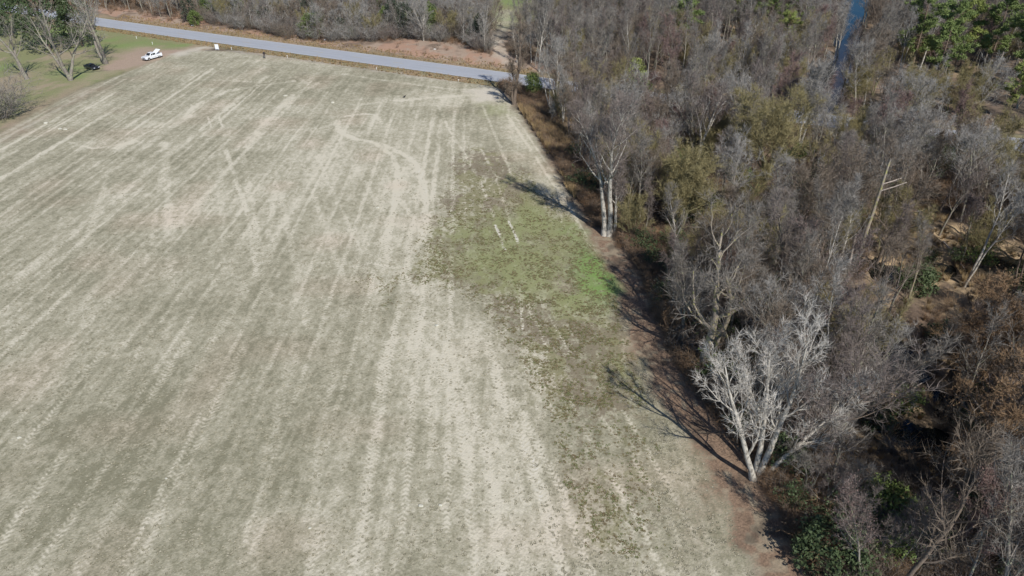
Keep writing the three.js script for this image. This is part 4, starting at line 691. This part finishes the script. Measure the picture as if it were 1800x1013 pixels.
  for (const [x, z, zone, kind] of woodPts) {
    const [name, shapes, mats, what, most] = info[kind]; used[kind] = (used[kind] || 0) + 1;
    const k = Math.floor(r() * shapes.length), s = (zone === 'near' ? (x - xEdge(z) < 7 ? 0.72 : 0.9) : (x < 0 ? 0.68 : 0.92)) * (0.78 + 0.42 * r()), turn = r() * 6.28, [b, f] = mats(x, z);
    if (used[kind] > most) { (far[kind + k] ??= { kind, k, list: [] }).list.push([x, z, s, turn]); continue; }
    const lk = f === twig.silver ? 'silvery ' : f === twig.brown ? 'brownish ' : f === twig.mauve ? 'mauve-grey ' : b === bark.pale ? 'pale-stemmed ' : kind === 'tall' || kind === 'wide' ? 'grey ' : '';
    unnamed.push([plant(name, shapes[k], b, f, x, z, s, turn, '', 'tree', '', { tilt: [(r() - 0.5) * 0.12, (r() - 0.5) * 0.12], budMat: kind === 'budded' ? twig.rose : twig.olive }), lk + what, 'tree']);
  }
  console.log('wood', JSON.stringify(used));
  const all = Object.values(far);
  if (all.length) {
    const g = new THREE.Group(); g.name = numbered('distant_wood'); scene.add(g); tag(g, 'mass of leafless trees at the far top of the picture', 'wood', null, 'stuff');
    for (const { kind, k, list } of all) for (const [geoName, m] of [['wood', bark.grey], ['fine', kind === 'budded' ? twig.rose : twig.mauve]]) {
      const im = new THREE.InstancedMesh(info[kind][1][k][geoName], m, list.length), M = new THREE.Matrix4(), q = new THREE.Quaternion(), up = new THREE.Vector3(0, 1, 0);
      list.forEach(([x, z, s, turn], i) => im.setMatrixAt(i, M.compose(new THREE.Vector3(x, hGround(x, z), z), q.setFromAxisAngle(up, turn), new THREE.Vector3(s, s, s))));
      im.name = geoName === 'wood' ? 'trunks' : 'crowns'; im.castShadow = im.receiveShadow = true; g.add(im);
    }
  }
  // shrubs along the edges and under the trees
  let ns = 0, np = 0, nr = 0, nq = 0; const sh = [];
  for (let t = 0; t < 5000; t++) { const z = -30 - r() * 120, off = z > -88 ? 2.2 : z > -110 ? 1 : 0, u = off + (r() < 0.5 ? 1.6 + r() * 4 : 4 + r() * 45), x = xEdge(z) + u; if (z < roadZ(x) + 6 || (inPoly(x, z, opening) && r() < 0.75) || (inPoly(x, z, opening2) && r() < 0.8)) continue; if (x > 0.72 * (-z * cP + EYE * sP) + 3) continue; if (hGround(x, z) < WATER - 0.05) continue; if (blocked(x, z, 2, 0.8) && r() < 0.55) continue; sh.push([x, z, u]); }
  for (let t = 0; t < 700; t++) { const x = -150 + r() * 152, z = roadZ(x) - bankDepth(x) + 0.5 - r() * 9; if (z > -284 && !inPoly(x, z, meadow)) sh.push([x, z, 3]); }
  sh.sort((a, b) => b[1] - a[1]);
  const grid = new Set();
  for (const [x, z, u] of sh) {
    const kk = Math.round(x / 1.5) + '_' + Math.round(z / 1.5); if (grid.has(kk)) continue; grid.add(kk);
    const k = Math.floor(r() * 4), edge = u < 7.5;
    if (z < roadZ(x)) {
      if (r() < 0.22) { if (nq++ < 60) unnamed.push([plant('roadside_evergreen', r() < 0.5 ? hollies[k % 2] : privets[k % 2], bark.brown, [leaf.privet, leaf.holly, leaf.cedar, leaf.ivy][Math.floor(r() * 4)], x, z - 2.5 - r() * 4, 0.5 + 0.8 * r(), r() * 6, '', 'evergreen', '', { crownName: 'leaves', sy: 0.8 + 0.7 * r() }), 'green evergreen bush', 'evergreen']); }
      else if (nr++ < 200) unnamed.push([plant('roadside_shrub', shrubs[k], bark.grey, [twig.grey, twig.silver, twig.mauve, twig.brown][Math.floor(r() * 4)], x, z, 1.1 + 0.7 * r(), r() * 6, '', 'shrub', '', { stemName: 'stems', crownName: 'twigs' }), 'grey twiggy roadside shrub', 'shrub']);
      continue;
    }
    if (r() < 0.13) { if (np++ < 110) unnamed.push([plant('leafy_shrub', privets[k % 2], bark.brown, r() < 0.5 ? leaf.privet : r() < 0.5 ? leaf.holly : leaf.ivy, x, z, 0.7 + 0.6 * r(), r() * 6, '', 'shrub', '', { stemName: 'stems', crownName: 'leaves' }), 'green leafy shrub', 'shrub']); continue; }
    if (ns++ < 300) unnamed.push([plant('bare_shrub', shrubs[k], bark.brown, [twig.brown, twig.mauve, twig.dark, twig.grey, twig.rust][Math.floor(r() * 5)], x, z, (edge ? 0.75 : 0.9) * (0.7 + 0.6 * r()), r() * 6, '', 'shrub', '', { stemName: 'stems', crownName: 'twigs' }), edge ? 'brown bare field-edge shrub' : 'brown bare understorey shrub', 'shrub']);
  }
}
nameThem();
console.log(JSON.stringify(counts));

// ---------------------------------------------------------------- low growth nobody could count
function scatter(name, parts, list, label, category) {
  const M = new THREE.Matrix4(), q = new THREE.Quaternion(), up = new THREE.Vector3(0, 1, 0), P = new THREE.Vector3(), S = new THREE.Vector3();
  const im = new THREE.InstancedMesh(parts[0], parts[1], list.length);
  list.forEach(([x, y, z, s, t, c], i) => { im.setMatrixAt(i, M.compose(P.set(x, y, z), q.setFromAxisAngle(up, t), S.set(s, s * (0.7 + 0.6 * ((i * 7) % 10) / 10), s))); if (c) im.setColorAt(i, c); });
  im.name = numbered(name); im.castShadow = im.receiveShadow = true; scene.add(im); return tag(im, label, category, null, 'stuff');
}
{
  const r = rng(314);
  const bramble = () => { const b = brush(801, { stems: 18, h: 1.25, r: 0.011, spread: 1.0, sub: 4, tw4: 2, tw: 0.012, tl: 0.35, droop: -0.1 }); return mergeGeometries([b.wood, b.fine].map(g => { g.deleteAttribute('uv'); return g; })); };
  const list = [], col = [[1, 0.8, 0.62], [0.85, 0.75, 0.68], [0.7, 0.6, 0.5], [1.2, 0.85, 0.55]].map(c => new THREE.Color().setRGB(...c));
  for (let t = 0; t < 19000; t++) { const z = -28 - r() * 135, u = r() < 0.35 ? 0.9 + r() * r() * 5 : r() * 70, x = xEdge(z) + (z > -88 ? 2.5 : 0.9) + u; if (z < roadZ(x) + 5.5 || x > 0.73 * (-z * cP + EYE * sP) + 2) continue; const y = hGround(x, z); if (y < WATER) continue; if (look(golden, x, z) > 0.25 && r() < 0.94) continue; list.push([x, y, z, 0.5 + r() * 0.7, r() * 6.28, col[Math.floor(r() * 4)]]); }
  for (let t = 0; t < 4000; t++) { const x = -170 + r() * 175, z = roadZ(x) - 6.5 - Math.pow(r(), 0.6) * 24; if (look(sand, x, z) > 0.2 || r() > 0.06 + 0.94 * smooth(bankDepth(x) - 3, bankDepth(x) + 3, roadZ(x) - z)) continue; list.push([x, hGround(x, z), z, 0.4 + r() * 0.8, r() * 6.28, col[Math.floor(r() * 4)]]); }
  scatter('brambles', [bramble(), mat(0.2, 0.17, 0.14)], list, 'brown brambles and dead stems covering the wood floor', 'brambles');
  // dry grass clumps
  const gm = new MB(), gr = rng(99); for (let k = 0; k < 60; k++) { const a = gr() * 6.28, l = 0.55 + gr() * 0.6, sp = gr() * 0.6, x = Math.cos(a) * 0.15 * gr(), z = Math.sin(a) * 0.15 * gr(), w = 0.018; gm.tri(x - w, -0.03, z, x + w, -0.03, z + w * 0.5, x + Math.cos(a) * sp * l, l, z + Math.sin(a) * sp * l); }
  const gl = [];
  for (let t = 0; t < 7000; t++) { const x = 15 + r() * 90, z = -36 - r() * 105, g = look(golden, x, z), y = hGround(x, z); if (r() > g * 1.1 || y < WATER + 0.1 || z < roadZ(x) + 6) continue; gl.push([x, y, z, 0.5 + r() * 0.7, r() * 6]); }
  for (const [px, py, n, sp] of [[968, 232, 220, 5], [985, 250, 160, 5], [925, 205, 120, 4], [1010, 330, 60, 4]]) { const [cx, cz] = G(px, py); for (let k = 0; k < n; k++) { const x = cx + (r() + r() - 1) * sp, z = cz + (r() + r() - 1) * sp * 1.5; if (x > xEdge(z) + 0.4) gl.push([x, hGround(x, z), z, 0.9 + r() * 0.9, r() * 6]); } }
  for (let t = 0; t < 5000; t++) { const x = -120 + r() * 125, z = roadZ(x) + (r() < 0.5 ? 4.8 + r() * 3.5 : -4.8 - r() * 6); if (look(isField, x, z) > 0.5) continue; gl.push([x, hGround(x, z), z, 0.22 + r() * 0.3, r() * 6]); }
  scatter('dry_grass', [gm.geo(), twig.tan], gl, 'straw-coloured dry grass clumps in the swamp and on the road verges', 'grass');
  // low weeds dotting the field
  const wm = new MB(), wr = rng(55); for (let k = 0; k < 9; k++) { const a = k * 2.4, d = 0.03 + 0.07 * wr(), x = Math.cos(a) * d, z = Math.sin(a) * d, s = 0.05 + 0.05 * wr(); wm.tri(x - s * Math.sin(a), 0, z + s * Math.cos(a), x + s * Math.sin(a), 0.004, z - s * Math.cos(a), x + Math.cos(a) * s * 1.3, 0.03 + 0.07 * wr(), z + Math.sin(a) * s * 1.3, 1); }
  const wl = [], wc = [[1, 0.9, 0.7], [0.7, 0.8, 0.5], [0.8, 0.62, 0.5], [1.15, 1.1, 1.25]].map(c => new THREE.Color().setRGB(...c)), dry = new THREE.Color().setRGB(1.9, 1.8, 2.2);
  for (let t = 0; t < 420000 && wl.length < 90000; t++) {
    const z = -24 - Math.pow(r(), 1.2) * 105, half = 0.72 * (-z * cP + EYE * sP) + 2, x = lerp(-half, Math.min(half, xEdge(z) - 0.2), r()); if (look(isField, x, z) < 0.95) continue;
    const w = look(weed, x, z) * (0.5 + fbm(x / 2, z / 2)), clump = vn(x * 0.9, z * 0.9) * vn(x * 2.9 + 7, z * 2.9); if (r() > (0.04 + w * 0.95 * smooth(0.12, 0.4, clump) + 0.2 * smooth(0.42, 0.6, clump)) * smooth(-125, -70, z)) continue;
    wl.push([x, 0.01, z, 0.3 + r() * 0.6, r() * 6.28, w > 0.25 ? wc[Math.floor(r() * 3)] : r() < 0.5 ? wc[3] : dry]);
  }
  scatter('field_weeds', [wm.geo(), mat(0.17, 0.165, 0.1)], wl, 'tiny weeds and stubble tufts dotting the fallow field', 'weeds');
  console.log('scatter', list.length, gl.length, wl.length);
}

// ---------------------------------------------------------------- vehicles
const paintM = (r, g, b) => new THREE.MeshPhysicalMaterial({ color: new THREE.Color().setRGB(r, g, b), roughness: 0.4, clearcoat: 1, clearcoatRoughness: 0.06, side: THREE.DoubleSide });
const glassM = new THREE.MeshPhysicalMaterial({ color: new THREE.Color().setRGB(0.015, 0.02, 0.025), roughness: 0.04, side: THREE.DoubleSide }), rubber = mat(0.02, 0.02, 0.02, 0.9), alloy = mat(0.55, 0.55, 0.56, 0.35, { metalness: 0.8 }), blackTrim = mat(0.02, 0.02, 0.022, 0.6), lampM = mat(0.75, 0.76, 0.78, 0.15), redLamp = mat(0.4, 0.02, 0.02, 0.25);
function prism(profile, w, bevel = 0.05) { const s = new THREE.Shape(); profile.forEach(([x, y], i) => i ? s.lineTo(x, y) : s.moveTo(x, y)); const g = new THREE.ExtrudeGeometry(s, { depth: w - 2 * bevel, bevelEnabled: bevel > 0, bevelThickness: bevel, bevelSize: bevel, bevelOffset: -bevel, bevelSegments: 2, steps: 1 }); g.translate(0, 0, -(w - 2 * bevel) / 2); return g; }
function arch(cx, r, y0, n = 7) { const o = []; for (let k = 0; k <= n; k++) { const a = Math.PI * (1 - k / n); o.push([cx + Math.cos(a) * r, y0 + Math.max(0, Math.sin(a) * r)]); } return o; }
function wheel(o, x, z, rad, w) { const t = new THREE.TorusGeometry(rad - w * 0.36, w * 0.42, 8, 18); t.scale(1, 1, 1.15); t.translate(x, rad, z); const tyre = mesh('wheel', t, rubber, o); const rim = new THREE.CylinderGeometry(rad * 0.62, rad * 0.62, w * 0.75, 14); rim.rotateX(Math.PI / 2); rim.translate(x, rad, z); mesh('rim', rim, alloy, tyre); }
function quad(a, b, c, d) { const g = new THREE.BufferGeometry(); g.setAttribute('position', new THREE.Float32BufferAttribute([...a, ...b, ...c, ...d], 3)); g.setIndex([0, 1, 2, 0, 2, 3]); g.computeVertexNormals(); return g; }
function box(o, name, m, x, y, z, w, h, d, rz = 0, rad = 0.02) { const g = new RoundedBoxGeometry(w, h, d, 2, Math.min(rad, w / 2.1, h / 2.1, d / 2.1)); if (rz) g.rotateZ(rz); g.translate(x, y, z); return mesh(name, g, m, o); }
{ // white crew-cab pickup, its bed cover raised
  const [fx, fz] = G(254.8, 105), [rx, rz] = G(272.8, 100.2), wp = paintM(0.82, 0.83, 0.84);
  const cx = (fx + rx) / 2, cz = (fz + rz) / 2, turn = Math.atan2(-(fz - rz), fx - rx), o = thing('pickup_truck', cx - Math.sin(turn) * 0.85 * 1, -0.03, cz - Math.cos(turn) * 0.85 * 1, turn); o.scale.setScalar(0.83);
  tag(o, 'white crew-cab pickup with its bed cover raised, parked by the field corner', 'pickup');
  const W = 1.98;
  mesh('body', prism([[-2.85, 0.5], ...arch(-1.82, 0.46, 0.42), ...arch(1.82, 0.46, 0.42), [2.72, 0.42], [2.92, 0.55], [2.9, 0.95], [2.78, 1.12], [1.35, 1.22], [-0.75, 1.24], [-0.75, 1.02], [-0.8, 0.72], [-2.85, 0.72]], W, 0.05), wp, o);
  for (const s of [-1, 1]) box(o, 'bed_side', wp, -1.82, 1.0, s * 0.95, 2.1, 0.58, 0.08, 0, 0.04);
  box(o, 'tailgate', wp, -2.85, 0.98, 0, 0.08, 0.6, 1.82, 0, 0.03);
  mesh('cab', prism([[1.4, 1.2], [0.62, 1.86], [0.35, 1.92], [-0.55, 1.92], [-0.74, 1.86], [-0.84, 1.2]], 1.78, 0.09), wp, o);
  mesh('windshield', quad([1.34, 1.27, 0.76], [1.34, 1.27, -0.76], [0.7, 1.83, -0.66], [0.7, 1.83, 0.66]).translate(0.03, 0.03, 0), glassM, o);
  for (const s of [-1, 1]) { const z = s * 0.895; mesh('door_window', quad([1.12, 1.27, z], [0.32, 1.27, z], [0.32, 1.78, z], [0.62, 1.78, z]), glassM, o); mesh('door_window', quad([0.24, 1.27, z], [-0.66, 1.27, z], [-0.6, 1.78, z], [0.24, 1.78, z]), glassM, o); box(o, 'mirror', wp, 1.1, 1.34, s * 1.1, 0.14, 0.2, 0.24, 0, 0.05); box(o, 'headlight', lampM, 2.86, 0.92, s * 0.78, 0.12, 0.2, 0.36, 0, 0.04); box(o, 'tail_light', redLamp, -2.87, 1.02, s * 0.92, 0.08, 0.4, 0.12, 0, 0.02); for (const x of [0.3, -0.7]) { const h = box(o, 'door_handle', alloy, x, 1.08, s * 0.995, 0.16, 0.04, 0.03, 0, 0.01); } for (const x of [-1.82, 1.82]) wheel(o, x, s * 0.86, 0.4, 0.28); }
  box(o, 'grille', blackTrim, 2.9, 0.88, 0, 0.06, 0.26, 1.1, 0, 0.02); box(o, 'bumper', alloy, 2.9, 0.58, 0, 0.16, 0.2, 1.9, 0, 0.06); box(o, 'rear_bumper', alloy, -2.95, 0.55, 0, 0.14, 0.18, 1.86, 0, 0.05);
  box(o, 'underbody', blackTrim, 0, 0.42, 0, 5.2, 0.16, 1.5);
  { const g = new RoundedBoxGeometry(2.05, 0.07, 1.84, 2, 0.03); g.translate(-1.025, 0, 0); g.rotateZ(-0.5); g.translate(-0.82, 1.34, 0); mesh('bed_cover', g, wp, o); for (const s of [-1, 1]) mesh('lift_strut', new THREE.TubeGeometry(new THREE.LineCurve3(new THREE.Vector3(-1.75, 1.3, s * 0.8), new THREE.Vector3(-2.15, 2.02, s * 0.8)), 1, 0.02, 5), blackTrim, o); }
}
{ // dark sedan
  const [ax, az] = G(152, 119), [bx, bz] = G(172, 123.5), bp = paintM(0.006, 0.008, 0.016), turn = Math.atan2(-(bz - az), bx - ax), o = thing('car', (ax + bx) / 2, -0.03, (az + bz) / 2, turn);
  o.scale.setScalar(0.85); tag(o, 'dark blue-black car parked under the bare trees at the left', 'car');
  mesh('body', prism([[-2.35, 0.42], ...arch(-1.4, 0.38, 0.3), ...arch(1.4, 0.38, 0.3), [2.25, 0.32], [2.36, 0.5], [2.3, 0.72], [1.9, 0.86], [1.0, 0.96], [-1.5, 1.0], [-2.25, 1.02], [-2.38, 0.85]], 1.82, 0.07), bp, o);
  mesh('cabin', prism([[1.05, 0.94], [0.28, 1.38], [0.0, 1.44], [-0.9, 1.42], [-1.2, 1.34], [-1.85, 1.0]], 1.5, 0.12), bp, o);
  mesh('windshield', quad([1.0, 1.02, 0.66], [1.0, 1.02, -0.66], [0.34, 1.38, -0.55], [0.34, 1.38, 0.55]).translate(0.03, 0.03, 0), glassM, o);
  mesh('rear_window', quad([-1.78, 1.06, 0.6], [-1.78, 1.06, -0.6], [-1.24, 1.34, -0.52], [-1.24, 1.34, 0.52]).translate(-0.03, 0.03, 0), glassM, o);
  for (const s of [-1, 1]) { mesh('door_window', quad([0.82, 1.03, s * 0.757], [-0.28, 1.03, s * 0.757], [-0.28, 1.34, s * 0.757], [0.3, 1.34, s * 0.757]), glassM, o); mesh('door_window', quad([-0.36, 1.03, s * 0.757], [-1.45, 1.03, s * 0.757], [-1.1, 1.32, s * 0.757], [-0.36, 1.34, s * 0.757]), glassM, o); box(o, 'mirror', bp, 0.85, 1.04, s * 0.95, 0.14, 0.13, 0.2, 0, 0.04); box(o, 'headlight', lampM, 2.22, 0.7, s * 0.66, 0.2, 0.14, 0.4, 0, 0.04); box(o, 'tail_light', redLamp, -2.36, 0.86, s * 0.68, 0.08, 0.14, 0.36, 0, 0.03); for (const x of [-1.4, 1.4]) wheel(o, x, s * 0.8, 0.34, 0.22); }
  box(o, 'grille', blackTrim, 2.35, 0.56, 0, 0.04, 0.16, 0.9); box(o, 'licence_plate', mat(0.75, 0.75, 0.75, 0.5), -2.4, 0.7, 0, 0.02, 0.12, 0.34, 0, 0.005);
}
// ---------------------------------------------------------------- a person standing by the road end of the field
{
  const J = { head: [0, 1.62, 0.02], neck: [0, 1.47, 0], chest: [0, 1.3, 0], hip: [0, 0.95, 0], ls: [-0.19, 1.4, 0], rs: [0.19, 1.4, 0], le: [-0.25, 1.13, -0.02], re: [0.25, 1.13, -0.02], lw: [-0.2, 0.95, 0.16], rw: [0.2, 0.95, 0.16], lh: [-0.1, 0.92, 0], rh: [0.1, 0.92, 0], lk: [-0.12, 0.5, 0.02], rk: [0.13, 0.5, 0.02], la: [-0.13, 0.09, -0.02], ra: [0.15, 0.09, -0.02], lt: [-0.14, 0.04, 0.14], rt: [0.17, 0.04, 0.14] };
  const bones = [['head', 'head', 0.105, 0.105], ['neck', 'head', 0.055, 0.07], ['neck', 'chest', 0.07, 0.15], ['chest', 'hip', 0.16, 0.145], ['ls', 'rs', 0.075, 0.075], ['ls', 'le', 0.06, 0.045], ['rs', 're', 0.06, 0.045], ['le', 'lw', 0.045, 0.034], ['re', 'rw', 0.045, 0.034], ['hip', 'lh', 0.13, 0.1], ['hip', 'rh', 0.13, 0.1], ['lh', 'lk', 0.095, 0.062], ['rh', 'rk', 0.095, 0.062], ['lk', 'la', 0.062, 0.045], ['rk', 'ra', 0.062, 0.045], ['la', 'lt', 0.05, 0.042], ['ra', 'rt', 0.05, 0.042]];
  for (const s of ['l', 'r']) { const w = J[s + 'w'], sg = s === 'l' ? 1 : -1; J[s + 'p'] = [w[0] + sg * 0.03, w[1] - 0.02, w[2] + 0.08]; bones.push([s + 'w', s + 'p', 0.03, 0.036]); for (let k = 0; k < 4; k++) { const n = s + 'f' + k, m = s + 'g' + k; J[m] = [J[s + 'p'][0] + (k - 1.5) * 0.02, J[s + 'p'][1] - 0.01, J[s + 'p'][2] + 0.045]; J[n] = [J[m][0] + sg * 0.012, J[m][1] - 0.04, J[m][2] + 0.02 - 0.004 * Math.abs(k - 1)]; bones.push([s + 'p', m, 0.02, 0.01], [m, n, 0.01, 0.008]); } J[s + 't'+'h'] = [J[s + 'p'][0] + sg * 0.045, J[s + 'p'][1] + 0.02, J[s + 'p'][2] + 0.03]; bones.push([s + 'w', s + 'th', 0.018, 0.01]); }
  const N = 84, mc = new MarchingCubes(N, mat(1, 1, 1), false, false, 60000); mc.isolation = 0;
  const sd = (x, y, z) => { let d = 1; for (const [a, b, r0, r1] of bones) { const A = J[a], B = J[b], dx = B[0] - A[0], dy = B[1] - A[1], dz = B[2] - A[2], L = dx * dx + dy * dy + dz * dz || 1, t = clamp(((x - A[0]) * dx + (y - A[1]) * dy + (z - A[2]) * dz) / L), v = Math.hypot(x - A[0] - dx * t, y - A[1] - dy * t, z - A[2] - dz * t) - lerp(r0, r1, t), k = 0.022, h = clamp(0.5 + 0.5 * (d - v) / k); d = lerp(d, v, h) - k * h * (1 - h); } return d; };
  const sc = 0.95;                                       // grid -1..1 -> metres
  for (let k = 0; k < N; k++) for (let j = 0; j < N; j++) for (let i = 0; i < N; i++) { const x = (i - N / 2) / (N / 2) * sc, y = (j - N / 2) / (N / 2) * sc + 0.88, z = (k - N / 2) / (N / 2) * sc; mc.field[i + j * N + k * N * N] = Math.abs(x) > 0.45 || Math.abs(z) > 0.4 ? -0.2 : -sd(x, y, z); }
  mc.update();
  const n = mc.count, g = new THREE.BufferGeometry(), p = new Float32Array(n * 3), nn = new Float32Array(n * 3), cc = new Float32Array(n * 3);
  for (let i = 0; i < n; i++) {
    const x = mc.positionArray[i * 3] * sc, y = mc.positionArray[i * 3 + 1] * sc + 0.88, z = mc.positionArray[i * 3 + 2] * sc; p.set([x, y, z], i * 3);
    let c = y > 1.5 ? (y > 1.655 || z < -0.015 ? [0.025, 0.018, 0.014] : [0.4, 0.26, 0.19]) : y < 0.1 ? [0.02, 0.02, 0.02] : y < 0.96 && Math.abs(x) < 0.17 && z < 0.13 ? [0.02, 0.022, 0.035] : z > 0.19 ? [0.4, 0.26, 0.19] : [0.022, 0.02, 0.026]; cc.set(c, i * 3);
    nn.set([mc.normalArray[i * 3], mc.normalArray[i * 3 + 1], mc.normalArray[i * 3 + 2]], i * 3);
  }
  g.setAttribute('position', new THREE.BufferAttribute(p, 3)); g.setAttribute('color', new THREE.BufferAttribute(cc, 3)); g.computeVertexNormals();
  const [x, z] = G(465, 102.5), o = thing('person', x, 0.012, z, 0.5); mesh('body', g, new THREE.MeshStandardMaterial({ vertexColors: true, roughness: 0.9, side: THREE.DoubleSide }), o);
  tag(o, 'person in dark clothes standing on the field near the road', 'person');
}
// ---------------------------------------------------------------- sign, stakes, stones, bird
{
  const wh = mat(0.8, 0.81, 0.83, 0.5);
  const [x, z] = G(382, 88), o = thing('roadside_sign', x, -0.03, z, -0.15); tag(o, 'white sign board on two posts beside the road at the field corner', 'sign');
  box(o, 'panel', wh, 0, 0.86, 0.05, 1.0, 1.25, 0.03, 0, 0.01); for (const s of [-1, 1]) box(o, 'post', mat(0.7, 0.7, 0.68, 0.6), s * 0.42, 0.7, 0, 0.07, 1.6, 0.06, 0, 0.01);
  for (const [px, py, label] of [[407, 87.5, 'small white marker post right of the white sign'], [505, 101.5, 'small white marker post right of the person'], [662, 123, 'small white marker post at the middle of the roadside'], [806, 142, 'small white marker post near the field corner by the wood'], [268, 78, 'short white stake behind the white pickup'], [240, 68, 'short white stake on the lawn near the road, behind the tall grey tree']]) { const [a, b] = G(px, py), y = Math.max(hGround(a, b), look(isField, a, b) > 0.5 ? 0.01 : -9), s = thing('marker_post', a, y, b); mesh('post', new THREE.CylinderGeometry(0.05, 0.06, 0.55, 8).translate(0, 0.27, 0), mat(0.78, 0.78, 0.74, 0.5), s); mesh('cap', new THREE.SphereGeometry(0.1, 10, 8).scale(1, 0.8, 1).translate(0, 0.56, 0), mat(0.82, 0.82, 0.8, 0.4), s); tag(s, label, 'marker post', 'white marker posts'); }
  const stone = (px, py, s, label, cat = 'stone', m = mat(0.47, 0.45, 0.37)) => { const [a, b] = G(px, py), r = rng(px * 3 + py), g = new THREE.IcosahedronGeometry(1, 2), p = g.attributes.position; for (let i = 0; i < p.count; i++) { const v = 0.75 + 0.5 * vn(p.getX(i) * 1.7 + px, p.getZ(i) * 1.7 + p.getY(i)); p.setXYZ(i, p.getX(i) * v * s, p.getY(i) * v * s * 0.45, p.getZ(i) * v * s * 0.8); } g.computeVertexNormals(); const o = mesh(cat === 'stone' ? 'pale_stone' : 'litter', g, m); o.position.set(a, (look(isField, a, b) > 0.5 ? 0.01 : hGround(a, b)) + s * 0.2, b); tag(o, label, cat); };
  stone(740, 890, 0.2, 'pale stone lying in the near middle of the field'); stone(774, 889, 0.16, 'pale clod just right of the near middle stone'); stone(768, 573, 0.28, 'pale stone in the middle of the field left of the weeds'); stone(664, 366, 0.28, 'pale stone in the far middle of the field'); stone(81, 217, 0.42, 'pale stone near the left edge of the field, closest to the lawn'); stone(105, 227.5, 0.42, 'left one of two pale stones side by side at the left of the field'); stone(115, 228.5, 0.36, 'right one of two pale stones side by side at the left of the field'); stone(502, 169, 0.4, 'pale clod in the far part of the field below the road'); stone(585, 181, 0.4, 'pale clod at the far end of a wheel track'); stone(545, 929, 0.13, 'small pale clod near the bottom edge of the field'); stone(34, 770, 0.2, 'pale clod at the lower left of the field'); stone(292, 842, 0.12, 'tiny pale clod in the lower left of the field'); stone(1005, 373, 0.25, 'pale clod on the worn strip by the wood edge');
  stone(339, 46, 0.45, 'white scrap of litter on the bank under the narrow cedar', 'litter', mat(0.78, 0.76, 0.74, 0.6)); stone(571, 72, 0.4, 'white scrap of litter beside the yellow-green cedar', 'litter', mat(0.78, 0.76, 0.74, 0.6)); stone(765, 91, 0.4, 'pale scrap of litter on the reddish bank', 'litter', mat(0.7, 0.66, 0.6, 0.6));
  // crow
  const [bx, bz] = G(711, 172), b = thing('bird', bx, 0.012, bz, 0.7), bm = mat(0.012, 0.012, 0.015, 0.6), body = new THREE.SphereGeometry(0.16, 14, 10); body.scale(1.7, 0.95, 0.85); body.rotateZ(0.25); body.translate(0, 0.26, 0); const head = new THREE.SphereGeometry(0.085, 12, 8); head.translate(0.25, 0.4, 0); const neck = new THREE.CylinderGeometry(0.06, 0.09, 0.16, 8); neck.rotateZ(-0.8); neck.translate(0.19, 0.35, 0); const tail = new THREE.ConeGeometry(0.07, 0.32, 6); tail.scale(1, 1, 0.5); tail.rotateZ(-Math.PI / 2 + 0.25 + Math.PI); tail.translate(-0.38, 0.16, 0);
  mesh('body', mergeGeometries([body, neck, head, tail]), bm, b); const bk = new THREE.ConeGeometry(0.025, 0.1, 6); bk.rotateZ(-Math.PI / 2); bk.translate(0.37, 0.39, 0); mesh('beak', bk, bm, b); for (const s of [-1, 1]) mesh('leg', new THREE.CylinderGeometry(0.012, 0.012, 0.2, 5).translate(0, 0.1, s * 0.06), bm, b);
  tag(b, 'small black bird standing on the far part of the field', 'bird');
}
renderer.render(scene, camera);
